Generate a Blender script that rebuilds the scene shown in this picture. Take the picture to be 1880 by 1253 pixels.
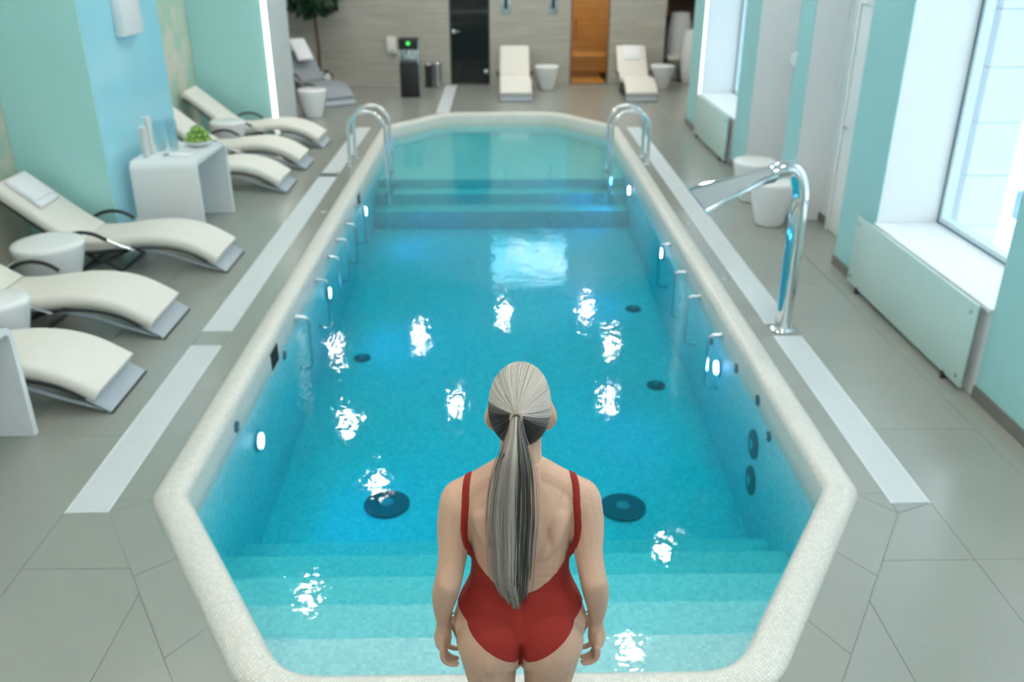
import bpy, bmesh, math, random
import numpy as np
from mathutils import Vector, Matrix
from mathutils.bvhtree import BVHTree

random.seed(7); rng = np.random.default_rng(7)
R = math.radians
for o in list(bpy.data.objects): bpy.data.objects.remove(o)
SC = bpy.context.scene
COL = SC.collection

# ------------------------------------------------------------------ camera, world, exposure
CAM_H = 2.62
cam = bpy.data.cameras.new('camera'); camo = bpy.data.objects.new('camera', cam); COL.objects.link(camo)
camo.location = (0, 0, CAM_H); camo.rotation_euler = (R(90 - 24.5), 0, R(-0.91))
cam.sensor_width = 36; cam.lens = 1607 / 1880 * 36
cam.clip_start = .05; cam.clip_end = 200
cam.dof.use_dof = True; cam.dof.focus_distance = 2.15; cam.dof.aperture_fstop = 2.8
SC.camera = camo
WORLD_STRENGTH = 3.0
DOWNLIGHT = 150.0
w = bpy.data.worlds.new('world'); SC.world = w; w.use_nodes = True
w.node_tree.nodes['Background'].inputs[0].default_value = (.78, .90, 1.0, 1)
w.node_tree.nodes['Background'].inputs[1].default_value = WORLD_STRENGTH
SC.view_settings.view_transform = 'Standard'; SC.view_settings.look = 'None'
SC.view_settings.gamma = 1; SC.view_settings.exposure = 0.45
SC.view_settings.use_curve_mapping = False
SC.cycles.max_bounces = 6; SC.cycles.diffuse_bounces = 4; SC.cycles.glossy_bounces = 3; SC.cycles.transmission_bounces = 3; SC.cycles.transparent_max_bounces = 24
SC.cycles.use_adaptive_sampling = True; SC.cycles.adaptive_threshold = .025
SC.cycles.use_denoising = True; SC.cycles.use_light_tree = False
SC.cycles.sample_clamp_indirect = 110

# ------------------------------------------------------------------ materials
M = {}
class NT:
    def __init__(s, name):
        s.m = bpy.data.materials.new(name); s.m.use_nodes = True; s.t = s.m.node_tree; s.t.nodes.clear()
        s.out = s.t.nodes.new('ShaderNodeOutputMaterial'); M[name] = s.m
    def n(s, typ, **kw):
        nd = s.t.nodes.new('ShaderNode' + typ)
        for k, v in kw.items():
            if k.startswith('in_'):
                key = k[3:]; key = int(key) if key.isdigit() else key.replace('_', ' ')
                nd.inputs[key].default_value = v
            else: setattr(nd, k, v)
        return nd
    def l(s, a, b): s.t.links.new(a, b)
    def mix(s, fac, a, b):
        m = s.n('Mix', data_type='RGBA')
        for sock, v in ((m.inputs[0], fac), (m.inputs[6], a), (m.inputs[7], b)):
            if isinstance(v, bpy.types.NodeSocket): s.l(v, sock)
            elif isinstance(v, (int, float)): sock.default_value = v
            else: sock.default_value = (*v, 1)
        return m.outputs[2]
    def ramp(s, fac, stops):
        r = s.n('ValToRGB'); s.l(fac, r.inputs[0]); e = r.color_ramp.elements
        while len(e) < len(stops): e.new(.5)
        for el, (p, c) in zip(e, stops): el.position = p; el.color = (*c, 1) if not isinstance(c, (int, float)) else (c, c, c, 1)
        return r.outputs[0]
    def coord(s, which='Object', scale=(1, 1, 1)):
        tc = s.n('TexCoord'); mp = s.n('Mapping'); mp.inputs['Scale'].default_value = scale
        s.l(tc.outputs[which], mp.inputs[0]); return mp.outputs[0]
    def noise(s, vec, scale, detail=3, rough=.5):
        nd = s.n('TexNoise', in_Scale=scale, in_Detail=detail, in_Roughness=rough)
        if vec is not None: s.l(vec, nd.inputs['Vector'])
        return nd.outputs['Fac']
    def bsdf(s, color, rough=.5, metal=0, spec=.5, **kw):
        b = s.n('BsdfPrincipled'); b.inputs['Metallic'].default_value = metal; b.inputs['Specular IOR Level'].default_value = spec
        if isinstance(color, bpy.types.NodeSocket): s.l(color, b.inputs['Base Color'])
        else: b.inputs['Base Color'].default_value = (*color, 1)
        if isinstance(rough, bpy.types.NodeSocket): s.l(rough, b.inputs['Roughness'])
        else: b.inputs['Roughness'].default_value = rough
        for k, v in kw.items(): b.inputs[k.replace('_', ' ')].default_value = v
        s.l(b.outputs[0], s.out.inputs[0]); return b
    def bump(s, b, h, strength=.3, dist=.01):
        bp = s.n('Bump', in_Strength=strength, in_Distance=dist); s.l(h, bp.inputs['Height']); s.l(bp.outputs[0], b.inputs['Normal'])

def plain(name, color, rough=.5, metal=0, spec=.5, var=.06, scale=6, bump=0, **kw):
    t = NT(name); v = t.coord('Object'); nz = t.noise(v, scale, 4)
    c2 = tuple(max(0, x * (1 - var)) for x in color); c1 = tuple(min(1, x * (1 + var)) for x in color)
    b = t.bsdf(t.mix(nz, c2, c1), rough, metal, spec, **kw)
    if bump: t.bump(b, t.noise(v, scale * 12, 3), bump, .002)
    return t.m
def emit(name, color, strength):
    t = NT(name); e = t.n('Emission'); e.inputs[0].default_value = (*color, 1); e.inputs[1].default_value = strength
    t.l(e.outputs[0], t.out.inputs[0]); return t.m

plain('white_paint', (.80, .83, .83), .55, var=.02)
plain('white_reveal', (.76, .79, .80), .5, var=.02)
plain('white_gloss', (.82, .84, .84), .22, var=.02)
plain('ceiling_white', (.84, .84, .82), .8, var=.02)
plain('teal_paint', (.35, .66, .67), .42, var=.04, scale=2)
plain('teal_glass', (.42, .77, .75), .12, var=.05, scale=1.5)
plain('blue_glass', (.36, .74, .85), .10, var=.06, scale=1.5)
plain('mint_glass', (.50, .68, .65), .28, var=.03, scale=2)
plain('chrome', (.80, .82, .83), .07, metal=1, var=.02)
plain('steel', (.60, .63, .65), .25, metal=1, var=.04)
plain('fan_steel', (.22, .27, .29), .4, metal=1, var=.04)
plain('dark_metal', (.035, .037, .04), .4, metal=.3, var=.1)
plain('black_plastic', (.012, .013, .015), .5, var=.1)
plain('cushion', (.76, .735, .67), .65, var=.03, scale=9, bump=.15)
plain('towel_white', (.84, .85, .87), .9, var=.03, scale=40, bump=.4)
plain('grey_mesh', (.30, .33, .36), .5, var=.05, scale=30)
plain('foot_grey', (.36, .42, .47), .4, var=.04, scale=10)
plain('baseboard', (.17, .165, .15), .45, var=.12, scale=8)
plain('grate_white', (.76, .80, .81), .4, var=.03)
plain('drain_dark', (.06, .065, .06), .6, var=.1)
plain('grout', (.20, .20, .18), .9, var=.1)
plain('basin_fitting', (.10, .34, .42), .4, var=.05)
plain('opening_shade', (.006, .008, .01), .8)  # near-black that stands for shade inside the skimmer openings
plain('rubber_blue', (.03, .13, .18), .5)
plain('leaf_dark', (.012, .05, .02), .5, var=.4, scale=14)
plain('bark', (.16, .10, .06), .85, var=.3, scale=30, bump=.5)
plain('soil', (.05, .035, .025), .95, var=.3, scale=30)
plain('grape', (.28, .46, .10), .25, var=.2, scale=12, Subsurface_Weight=.2)
plain('grape_stem', (.22, .30, .06), .6)
plain('brown_wood', (.20, .12, .075), .5, var=.25, scale=9)
plain('snow', (.86, .90, .94), .9, var=.03, scale=1)
plain('facade_stone', (.66, .72, .75), .85, var=.06, scale=3)
plain('shrub_bark', (.22, .30, .34), .8, var=.1)
plain('ac_box', (.42, .60, .66), .6, var=.05)
plain('gasket_blue', (.03, .15, .22), .4)
plain('frame_pale', (.66, .78, .82), .35, var=.03)
plain('paper', (.80, .80, .77), .8, var=.02)
plain('ear_eye', (.75, .75, .75), .2)
emit('led_white', (1.0, .95, .86), 2.2)
emit('led_cool', (.88, .98, 1.0), 2.6)
emit('downlight_glow', (1.0, .95, .88), DOWNLIGHT)
emit('pool_lamp', (1.0, .70, .95), 22)
emit('green_led', (.06, .8, .12), 1.5)
emit('sauna_lamp', (1.0, .86, .64), 18)

def make_floor_mat():
    t = NT('floor_tile'); v = t.n('NewGeometry').outputs['Position']
    oi = t.n('ObjectInfo')
    a = t.noise(v, 1.4, 5, .6); b = t.noise(v, 22, 5, .65)
    base = t.mix(a, (.245, .258, .232), (.33, .343, .312))
    base = t.mix(t.ramp(b, [(.25, 0), (.85, .6)]), base, (.315, .318, .285))
    hf = t.n('Math', operation='MULTIPLY', in_1=.3); t.l(oi.outputs['Random'], hf.inputs[0]); rv = t.mix(hf.outputs[0], base, (.32, .33, .305))
    rr = t.ramp(t.noise(v, 5, 3), [(.2, .21), (.8, .24)])
    s = t.bsdf(rv, rr, 0, .85)
    t.bump(s, b, .05, .002)
make_floor_mat()

def mosaic(name, ca, cb, grout, size=.012, rough=.3, coord='UV', bumpd=.0012, spec=.5, cvar=None):
    t = NT(name); v = t.coord(coord)
    br = t.n('TexBrick', offset=0.0, squash=1.0, in_Scale=1.0 / size, in_Mortar_Size=.10, in_Mortar_Smooth=.4, in_Bias=0.0, in_Brick_Width=1.0, in_Row_Height=1.0)
    t.l(v, br.inputs['Vector']); br.inputs['Color1'].default_value = (*ca, 1); br.inputs['Color2'].default_value = (*cb, 1); br.inputs['Mortar'].default_value = (*grout, 1)
    big = t.noise(v, 9, 4)
    col = t.mix(t.ramp(big, [(.3, 0), (.75, .35)]), br.outputs['Color'], cvar or cb)
    b = t.bsdf(col, rough, 0, spec)
    inv = t.n('Math', operation='SUBTRACT', in_0=1.0); t.l(br.outputs['Fac'], inv.inputs[1])
    t.bump(b, inv.outputs[0], .35, bumpd)
mosaic('mosaic_cream', (.80, .79, .74), (.64, .62, .55), (.50, .49, .45), .0125, .32, cvar=(.72, .69, .62))
mosaic('mosaic_pool', (.70, .86, .88), (.38, .67, .76), (.55, .74, .77), .028, .4, cvar=(.60, .85, .88))
mosaic('mosaic_step', (.66, .75, .76), (.42, .58, .63), (.56, .66, .67), .022, .4, cvar=(.60, .74, .76))

def make_pattern():
    t = NT('mosaic_wall'); v = t.coord('Object')
    vo = t.n('TexVoronoi', in_Scale=42.0, in_Randomness=.15); t.l(v, vo.inputs['Vector'])
    nz = t.noise(v, 2.2, 2)
    c = t.mix(t.ramp(nz, [(.42, 0), (.56, 1)]), (.70, .65, .54), (.46, .62, .49))
    c = t.mix(t.ramp(vo.outputs['Distance'], [(.18, .55), (.35, 0)]), c, (.30, .26, .18))
    b = t.bsdf(c, .25)
    t.bump(b, vo.outputs['Distance'], .3, .003)
make_pattern()
def make_stone(name, c0, c1, c2, sx=.5, sz=16, rough=.55):
    t = NT(name); v = t.coord('Object', (sx, sx, sz)); a = t.noise(v, 2.2, 6, .62); b = t.noise(t.coord('Object', (1.2, 1.2, 3)), 1.1, 3)
    c = t.mix(t.ramp(a, [(.30, 0), (.70, 1)]), c0, c1); c = t.mix(t.ramp(b, [(.45, 0), (.7, .5)]), c, c2)
    s = t.bsdf(c, rough); t.bump(s, a, .25, .006)
make_stone('stone_wall', (.36, .35, .305), (.56, .545, .485), (.42, .375, .31))
make_stone('stone_white', (.52, .57, .57), (.62, .66, .66), (.58, .62, .62), 1.5, 10)
make_stone('sauna_wood', (.55, .36, .16), (.76, .54, .28), (.62, .42, .20), .4, 8)

def schlick(t, f0, normal=None):
    lw = t.n('LayerWeight', in_Blend=.5)
    if normal is not None: t.l(normal, lw.inputs['Normal'])
    p = t.n('Math', operation='POWER', in_1=5.0); t.l(lw.outputs['Facing'], p.inputs[0])
    q = t.n('Math', operation='MULTIPLY_ADD', in_1=1 - f0, in_2=f0); t.l(p.outputs[0], q.inputs[0]); return q.outputs[0]
def glass_like(name, tint, ior=1.45, rough=.02, dark=None):
    t = NT(name); f = schlick(t, ((ior - 1) / (ior + 1)) ** 2); tr = t.n('BsdfTransparent'); tr.inputs[0].default_value = (*tint, 1)
    g = t.n('BsdfGlossy', in_Roughness=rough); mx = t.n('MixShader')
    t.l(f, mx.inputs[0]); t.l(tr.outputs[0], mx.inputs[1]); t.l(g.outputs[0], mx.inputs[2]); t.l(mx.outputs[0], t.out.inputs[0]); return t
glass_like('pane_glass', (.93, .97, .98))
glass_like('dark_glass', (.36, .40, .38), 1.5)
glass_like('amber_glass', (.97, .89, .70), 1.4)
glass_like('tumbler_glass', (.95, .975, .98), 1.5, .03)
def make_water():
    t = NT('water'); v = t.coord('Object')
    n1 = t.noise(v, 3.0, 2, .5); n2 = t.noise(v, 22, 2, .5)
    ad = t.n('Math', operation='MULTIPLY_ADD', in_1=.28); t.l(n2, ad.inputs[0]); t.l(n1, ad.inputs[2])
    bp = t.n('Bump', in_Strength=1.0, in_Distance=.0035); t.l(ad.outputs[0], bp.inputs['Height'])
    f = schlick(t, .021, bp.outputs[0])
    tr = t.n('BsdfTransparent'); g = t.n('BsdfGlossy', in_Roughness=.0); t.l(bp.outputs[0], g.inputs['Normal'])
    mx = t.n('MixShader'); t.l(f, mx.inputs[0]); t.l(tr.outputs[0], mx.inputs[1]); t.l(g.outputs[0], mx.inputs[2]); t.l(mx.outputs[0], t.out.inputs[0])
    va = t.n('VolumeAbsorption', in_Density=1.0); va.inputs[0].default_value = (.0, .85, .885, 1); t.l(va.outputs[0], t.out.inputs['Volume'])
    return va
WATER_ABS = make_water()
WATER_ABS.inputs['Density'].default_value = 1.6

def make_skin():
    t = NT('skin'); v = t.coord('Object')
    a = t.noise(v, 9, 4); vo = t.n('TexVoronoi', in_Scale=95.0); t.l(v, vo.inputs['Vector']); gate = t.noise(v, 14, 2)
    base = t.mix(a, (.55, .34, .235), (.66, .435, .315))
    sp = t.n('Math', operation='MULTIPLY'); t.l(t.ramp(vo.outputs['Distance'], [(.10, 1), (.2, 0)]), sp.inputs[0]); t.l(t.ramp(gate, [(.52, 0), (.60, .75)]), sp.inputs[1])
    c = t.mix(sp.outputs[0], base, (.27, .13, .07))
    b = t.bsdf(c, .48, 0, .4, Subsurface_Weight=.12, Subsurface_Scale=.01); b.inputs['Subsurface Radius'].default_value = (1, .4, .25)
    t.bump(b, t.noise(v, 160, 3), .12, .001)
make_skin()
def make_suit():
    t = NT('swimsuit'); v = t.coord('Object'); a = t.noise(v, 600, 2)
    b = t.bsdf(t.mix(a, (.265, .021, .015), (.335, .030, .021)), .65, 0, .2); t.bump(b, a, .15, .0006)
make_suit()
def make_hair():
    t = NT('hair'); at = t.n('Attribute', attribute_name='strand'); b = t.bsdf(at.outputs['Color'], .42, 0, .45)
make_hair()
def make_screen():
    t = NT('tv_picture'); v = t.coord('Object'); a = t.noise(v, 2.4, 3)
    c = t.mix(t.ramp(a, [(.42, 0), (.58, 1)]), (.20, .55, .75), (.65, .85, 1.0))
    e = t.n('Emission', in_Strength=5.0); t.l(c, e.inputs[0]); t.l(e.outputs[0], t.out.inputs[0])
make_screen()

# ------------------------------------------------------------------ mesh helpers
class MB:
    def __init__(s): s.v = []; s.f = []; s.uv = None
    def add(s, vs, fs):
        o = len(s.v); s.v += [tuple(p) for p in vs]; s.f += [tuple(i + o for i in f) for f in fs]; return s
    def box(s, x0, x1, y0, y1, z0, z1):
        vs = [(x, y, z) for z in (z0, z1) for y in (y0, y1) for x in (x0, x1)]
        return s.add(vs, [(0, 2, 3, 1), (4, 5, 7, 6), (0, 1, 5, 4), (2, 6, 7, 3), (0, 4, 6, 2), (1, 3, 7, 5)])
    def rbox(s, x0, x1, y0, y1, z0, z1, r=.01, seg=2):
        b = bmesh.new(); bmesh.ops.create_cube(b, size=1)
        for v in b.verts: v.co = Vector(((x0 + x1) / 2 + v.co.x * (x1 - x0), (y0 + y1) / 2 + v.co.y * (y1 - y0), (z0 + z1) / 2 + v.co.z * (z1 - z0)))
        bmesh.ops.bevel(b, geom=b.edges[:], offset=r, segments=seg, affect='EDGES', profile=.5)
        b.verts.index_update(); s.add([v.co for v in b.verts], [[v.index for v in f.verts] for f in b.faces]); b.free(); return s
    def prism(s, poly, z0, z1):
        n = len(poly); vs = [(x, y, z0) for x, y in poly] + [(x, y, z1) for x, y in poly]
        return s.add(vs, [tuple(range(n))[::-1], tuple(range(n, 2 * n))] + [(i, (i + 1) % n, n + (i + 1) % n, n + i) for i in range(n)])
    def tube(s, pts, rad, n=10, cap=True, flat=None):
        pts = [Vector(p) for p in pts]; m = len(pts); rr = rad if hasattr(rad, '__len__') else [rad] * m
        rings = []; up = None
        for i, p in enumerate(pts):
            t = (pts[min(i + 1, m - 1)] - pts[max(i - 1, 0)]).normalized()
            if up is None:
                up = Vector((0, 0, 1)) if abs(t.z) < .9 else Vector((1, 0, 0))
            u = (up - t * up.dot(t)).normalized(); up = u; w_ = t.cross(u)
            q = rr[i]; a, b = (q, q) if not isinstance(q, tuple) else q
            rings.append([p + u * (math.cos(k * 2 * math.pi / n) * a) + w_ * (math.sin(k * 2 * math.pi / n) * b) for k in range(n)])
        vs = [p for r_ in rings for p in r_]; fs = []
        for i in range(m - 1):
            for k in range(n): fs.append((i * n + k, i * n + (k + 1) % n, (i + 1) * n + (k + 1) % n, (i + 1) * n + k))
        if cap: fs += [tuple(range(n))[::-1], tuple(range((m - 1) * n, m * n))]
        return s.add(vs, fs)
    def lathe(s, prof, cx=0, cy=0, n=28, z=0, closed=False):
        vs = []; fs = []; m = len(prof)
        for r_, h in prof:
            for k in range(n): a = k * 2 * math.pi / n; vs.append((cx + r_ * math.cos(a), cy + r_ * math.sin(a), z + h))
        for i in range(m - 1):
            for k in range(n): fs.append((i * n + k, i * n + (k + 1) % n, (i + 1) * n + (k + 1) % n, (i + 1) * n + k))
        if closed: fs += [((m - 1) * n + k, (m - 1) * n + (k + 1) % n, (k + 1) % n, k) for k in range(n)]
        else: fs += [tuple(range(n))[::-1], tuple(range((m - 1) * n, m * n))]
        return s.add(vs, fs)
    def ball(s, c, r_, n=12, m=8):
        rx, ry, rz = r_ if hasattr(r_, '__len__') else (r_,) * 3
        vs = [(c[0], c[1], c[2] - rz)]; fs = []
        for i in range(1, m):
            a = -math.pi / 2 + math.pi * i / m
            for k in range(n): vs.append((c[0] + rx * math.cos(a) * math.cos(2 * math.pi * k / n), c[1] + ry * math.cos(a) * math.sin(2 * math.pi * k / n), c[2] + rz * math.sin(a)))
        vs.append((c[0], c[1], c[2] + rz)); L = len(vs) - 1
        for k in range(n): fs.append((0, 1 + (k + 1) % n, 1 + k)); fs.append((L, L - n + k, L - n + (k + 1) % n))
        for i in range(m - 2):
            for k in range(n): a = 1 + i * n; fs.append((a + k, a + (k + 1) % n, a + n + (k + 1) % n, a + n + k))
        return s.add(vs, fs)
    def sweep(s, path, w_, th, r_=.02, y=0):
        """rounded slab of width w_ (along y) and thickness th following path [(x,z)]"""
        prof = []
        hw, ht = w_ / 2, th / 2; r_ = min(r_, ht * .98)
        for cx, cz, a0 in ((hw - r_, ht - r_, 0), (-hw + r_, ht - r_, 90), (-hw + r_, -ht + r_, 180), (hw - r_, -ht + r_, 270)):
            for k in range(4): a = R(a0 + k * 30); prof.append((cx + r_ * math.cos(a), cz + r_ * math.sin(a)))
        n = len(prof); m = len(path); vs = []; fs = []
        P = [Vector((p[0], 0, p[1])) for p in path]
        for i in range(m):
            t = (P[min(i + 1, m - 1)] - P[max(i - 1, 0)]).normalized(); nn = Vector((-t.z, 0, t.x))
            e = 1.0
            for a, b in prof: vs.append(P[i] + nn * b + Vector((0, y + a, 0)))
        for i in range(m - 1):
            for k in range(n): fs.append((i * n + k, i * n + (k + 1) % n, (i + 1) * n + (k + 1) % n, (i + 1) * n + k))
        fs += [tuple(range(n))[::-1], tuple(range((m - 1) * n, m * n))]
        return s.add(vs, fs)
    def xform(s, mat): s.v = [tuple(mat @ Vector(p)) for p in s.v]; return s
    def mesh(s, name, smooth=None):
        me = bpy.data.meshes.new(name); me.from_pydata(s.v, [], s.f); me.update()
        b = bmesh.new(); b.from_mesh(me); bmesh.ops.recalc_face_normals(b, faces=b.faces); b.to_mesh(me); b.free()
        if smooth: shade(me, smooth)
        return me
    def build(s, name, mat, parent=None, smooth=35, loc=None, rz=0):
        me = s.mesh(name, smooth); me.materials.append(M[mat]); return put(name, me, parent, loc, rz)
def shade(me, ang=35):
    if len(me.polygons) == 0: return
    me.polygons.foreach_set('use_smooth', [True] * len(me.polygons))
    try: me.set_sharp_from_angle(angle=R(ang))
    except Exception: pass
def put(name, me, parent=None, loc=None, rz=0):
    o = bpy.data.objects.new(name, me); COL.objects.link(o)
    if parent is not None: o.parent = parent
    if loc is not None: o.location = loc
    if rz: o.rotation_euler.z = rz
    return o
def tag(o, label=None, cat=None, group=None, kind=None):
    if label: o['label'] = label
    if cat: o['category'] = cat
    if group: o['group'] = group
    if kind: o['kind'] = kind
    return o
def empty(name, loc=(0, 0, 0), rz=0, **kw):
    o = bpy.data.objects.new(name, None); COL.objects.link(o); o.location = loc; o.rotation_euler.z = rz; o.empty_display_size = .1
    return tag(o, **kw)
def struct(name, mb, mat, parent=None, smooth=35):
    o = mb.build(name, mat, parent, smooth)
    if parent is None: o['kind'] = 'structure'
    return o
def copy_tree(o, parent=None):
    c = o.copy(); COL.objects.link(c); c.parent = parent
    for ch in list(o.children): copy_tree(ch, c)
    return c
def clip_poly(poly, a, b, c):
    """keep a*x+b*y<=c"""
    out = []
    for i in range(len(poly)):
        p, q = poly[i], poly[(i + 1) % len(poly)]; dp = a * p[0] + b * p[1] - c; dq = a * q[0] + b * q[1] - c
        if dp <= 0: out.append(p)
        if (dp < 0 < dq) or (dq < 0 < dp): t = dp / (dp - dq); out.append((p[0] + t * (q[0] - p[0]), p[1] + t * (q[1] - p[1])))
    return out
def clip_convex(poly, reg):
    ar = sum(reg[i][0] * reg[(i + 1) % len(reg)][1] - reg[(i + 1) % len(reg)][0] * reg[i][1] for i in range(len(reg)))
    if ar < 0: reg = reg[::-1]
    for i in range(len(reg)):
        p, q = reg[i], reg[(i + 1) % len(reg)]; a, b = q[1] - p[1], p[0] - q[0]
        poly = clip_poly(poly, a, b, a * p[0] + b * p[1])
        if len(poly) < 3: return []
    return poly
def area(poly): return abs(sum(poly[i][0] * poly[(i + 1) % len(poly)][1] - poly[(i + 1) % len(poly)][0] * poly[i][1] for i in range(len(poly)))) / 2
def inset(poly, d):
    ar = sum(poly[i][0] * poly[(i + 1) % len(poly)][1] - poly[(i + 1) % len(poly)][0] * poly[i][1] for i in range(len(poly)))
    if ar < 0: poly = poly[::-1]
    out = list(poly)
    for i in range(len(poly)):
        p, q = poly[i], poly[(i + 1) % len(poly)]; L = math.hypot(q[0] - p[0], q[1] - p[1])
        if L < 1e-6: continue
        a, b = (q[1] - p[1]) / L, (p[0] - q[0]) / L; out = clip_poly(out, a, b, a * p[0] + b * p[1] - d)
        if len(out) < 3: return []
    return out
def dedupe(poly, eps=1e-4):
    out = []
    for p in poly:
        if not out or math.hypot(p[0] - out[-1][0], p[1] - out[-1][1]) > eps: out.append(p)
    if len(out) > 1 and math.hypot(out[0][0] - out[-1][0], out[0][1] - out[-1][1]) < eps: out.pop()
    return out

# ------------------------------------------------------------------ pool outline
XC = .036; HOUT = 1.843; WATER_Z = -.13
OUTER = [(-.985, 2.415), (.985, 2.415), (HOUT, 3.80), (HOUT, 13.75), (.95, 15.0), (-.95, 15.0), (-HOUT, 13.75), (-HOUT, 3.80)]
OUTER = [(x + XC, y) for x, y in OUTER]
def fillet(poly, radii, n=8):
    out = []; N = len(poly)
    for i in range(N):
        p0, p, p1 = Vector(poly[i - 1]), Vector(poly[i]), Vector(poly[(i + 1) % N]); r_ = radii[i]
        a = (p0 - p).normalized(); b = (p1 - p).normalized(); ang = a.angle(b); d = r_ / math.tan(ang / 2)
        s0, s1 = p + a * d, p + b * d; c = p + (a + b).normalized() * (r_ / math.sin(ang / 2))
        v0, v1 = s0 - c, s1 - c; tot = v0.angle(v1)
        sg = 1 if v0.x * v1.y - v0.y * v1.x > 0 else -1
        for k in range(n + 1):
            t = sg * tot * k / n; out.append((c.x + v0.x * math.cos(t) - v0.y * math.sin(t), c.y + v0.x * math.sin(t) + v0.y * math.cos(t)))
    return out
INNERP = inset(OUTER, .178)
k0 = min(range(8), key=lambda i: (INNERP[i][1], INNERP[i][0])); INNERP = INNERP[k0:] + INNERP[:k0]
INNER = fillet(INNERP, [.26, .26, .10, .10, .45, .45, .10, .10])
# resample long edges
def resample(poly, step):
    out = []
    for i in range(len(poly)):
        p, q = poly[i], poly[(i + 1) % len(poly)]; L = math.hypot(q[0] - p[0], q[1] - p[1]); n = max(1, int(L / step))
        for k in range(n): out.append((p[0] + (q[0] - p[0]) * k / n, p[1] + (q[1] - p[1]) * k / n))
    return out
LOOP = resample(INNER, .5)
def loop_normals(L):
    out = []
    for i in range(len(L)):
        a, p, b = Vector(L[i - 1]), Vector(L[i]), Vector(L[(i + 1) % len(L)])
        n1 = Vector(((p - a).y, -(p - a).x)).normalized(); n2 = Vector(((b - p).y, -(b - p).x)).normalized(); n = (n1 + n2).normalized()
        out.append(n / max(.5, n.dot(n1)))
    return out
LN = loop_normals(LOOP)
def ring_sweep(prof, name, mat, parent=None):
    """prof: [(offset outward from inner loop, z)]; UV in metres"""
    n = len(LOOP); vs = []; fs = []; uvs = []
    s_ = [0]
    for i in range(n): s_.append(s_[-1] + math.dist(LOOP[i], LOOP[(i + 1) % n]))
    t_ = [0]
    for i in range(len(prof) - 1): t_.append(t_[-1] + math.dist(prof[i], prof[i + 1]))
    for off, z in prof:
        for (x, y), nn in zip(LOOP, LN): vs.append((x + nn.x * off, y + nn.y * off, z))
    for j in range(len(prof) - 1):
        for i in range(n):
            k = (i + 1) % n; fs.append((j * n + i, j * n + k, (j + 1) * n + k, (j + 1) * n + i))
            uvs += [(s_[i], t_[j]), (s_[i + 1], t_[j]), (s_[i + 1], t_[j + 1]), (s_[i], t_[j + 1])]
    me = bpy.data.meshes.new(name); me.from_pydata(vs, [], fs); uv = me.uv_layers.new(name='UVMap')
    for i, q in enumerate(uvs): uv.data[i].uv = q
    me.materials.append(M[mat]); shade(me, 40); return put(name, me, parent)
def planar_uv(o):
    me = o.data; uv = me.uv_layers.new(name='UVMap')
    for p in me.polygons:
        n = p.normal; ax = max(range(3), key=lambda i: abs(n[i])); ij = [(1, 2), (0, 2), (0, 1)][ax]
        for li in p.loop_indices: c = me.vertices[me.loops[li].vertex_index].co; uv.data[li].uv = (c[ij[0]], c[ij[1]])

coping = ring_sweep([(.0, -.19), (.0, -.022), (.006, .0), (.022, .020), (.046, .033), (.10, .034), (.138, .028), (.165, .014), (.178, -.004), (.178, -.03)], 'pool_coping', 'mosaic_cream')
tag(coping, 'cream mosaic coping running all round the pool edge', kind='structure')
FLOOR_Z0, FLOOR_Z1 = -1.12, -.78
basin = empty('pool_basin', (0, 0, 0), kind='structure', label='turquoise mosaic pool basin with steps at both ends')
wl = ring_sweep([(.0, -1.25), (.0, -.1901)], 'basin_wall', 'mosaic_pool', basin)
def zfl(y): t = min(1, max(0, (y - 4.5) / 6.8)); return FLOOR_Z0 + t * (FLOOR_Z1 - FLOOR_Z0)
m = MB(); ys = [2.3, 4.5, 11.3, 15.2]
for a, b in zip(ys[:-1], ys[1:]): m.add([(-2, a, zfl(a)), (2, a, zfl(a)), (2, b, zfl(b)), (-2, b, zfl(b))], [(0, 1, 2, 3)])
fl = m.build('basin_floor', 'mosaic_pool', basin); planar_uv(fl)
for Y1, zt in ((3.08, -.27), (3.45, -.40), (3.83, -.54), (4.22, -.70), (4.58, -.88)):
    pg = dedupe(clip_poly(INNER, 0, 1, Y1)); o = MB().prism(pg, zt - .25, zt).build('step', 'mosaic_step', basin); planar_uv(o)
for Y1, zt in ((11.70, -.30), (11.40, -.42), (11.05, -.56)):
    pg = dedupe(clip_poly(INNER, 0, -1, -Y1)); o = MB().prism(pg, zt - .3, zt).build('step', 'mosaic_step', basin); planar_uv(o)
wp = inset(OUTER, .170)
water = MB().prism(wp, -1.4, WATER_Z).build('pool_water', 'water', None, None)
tag(water, 'clear turquoise water filling the long pool', kind='stuff')

# ------------------------------------------------------------------ deck floor: grout bed and single tiles
GLI, GLO, GRI, GRO = -1.98, -2.20, 2.005, 2.21
XL, XR = -4.36, 3.0
floor_regions = []
CF = [(OUTER[7], OUTER[0]), (OUTER[1], OUTER[2])]
off = .20
def chamfer_line(p, q, d):  # line offset outwards from pool
    dx, dy = q[0] - p[0], q[1] - p[1]; L = math.hypot(dx, dy); n = (dy / L, -dx / L); return (p[0] + n[0] * d, p[1] + n[1] * d), (q[0] + n[0] * d, q[1] + n[1] * d)
def at_y(p, q, y): t = (y - p[1]) / (q[1] - p[1]); return (p[0] + t * (q[0] - p[0]), y)
def at_x(p, q, x): t = (x - p[0]) / (q[0] - p[0]); return (x, p[1] + t * (q[1] - p[1]))
E_ = .012  # tiles tuck under the coping edge
l0, l1 = chamfer_line(OUTER[7], OUTER[0], off); r0, r1 = chamfer_line(OUTER[1], OUTER[2], off)
YN = 2.19
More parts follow.
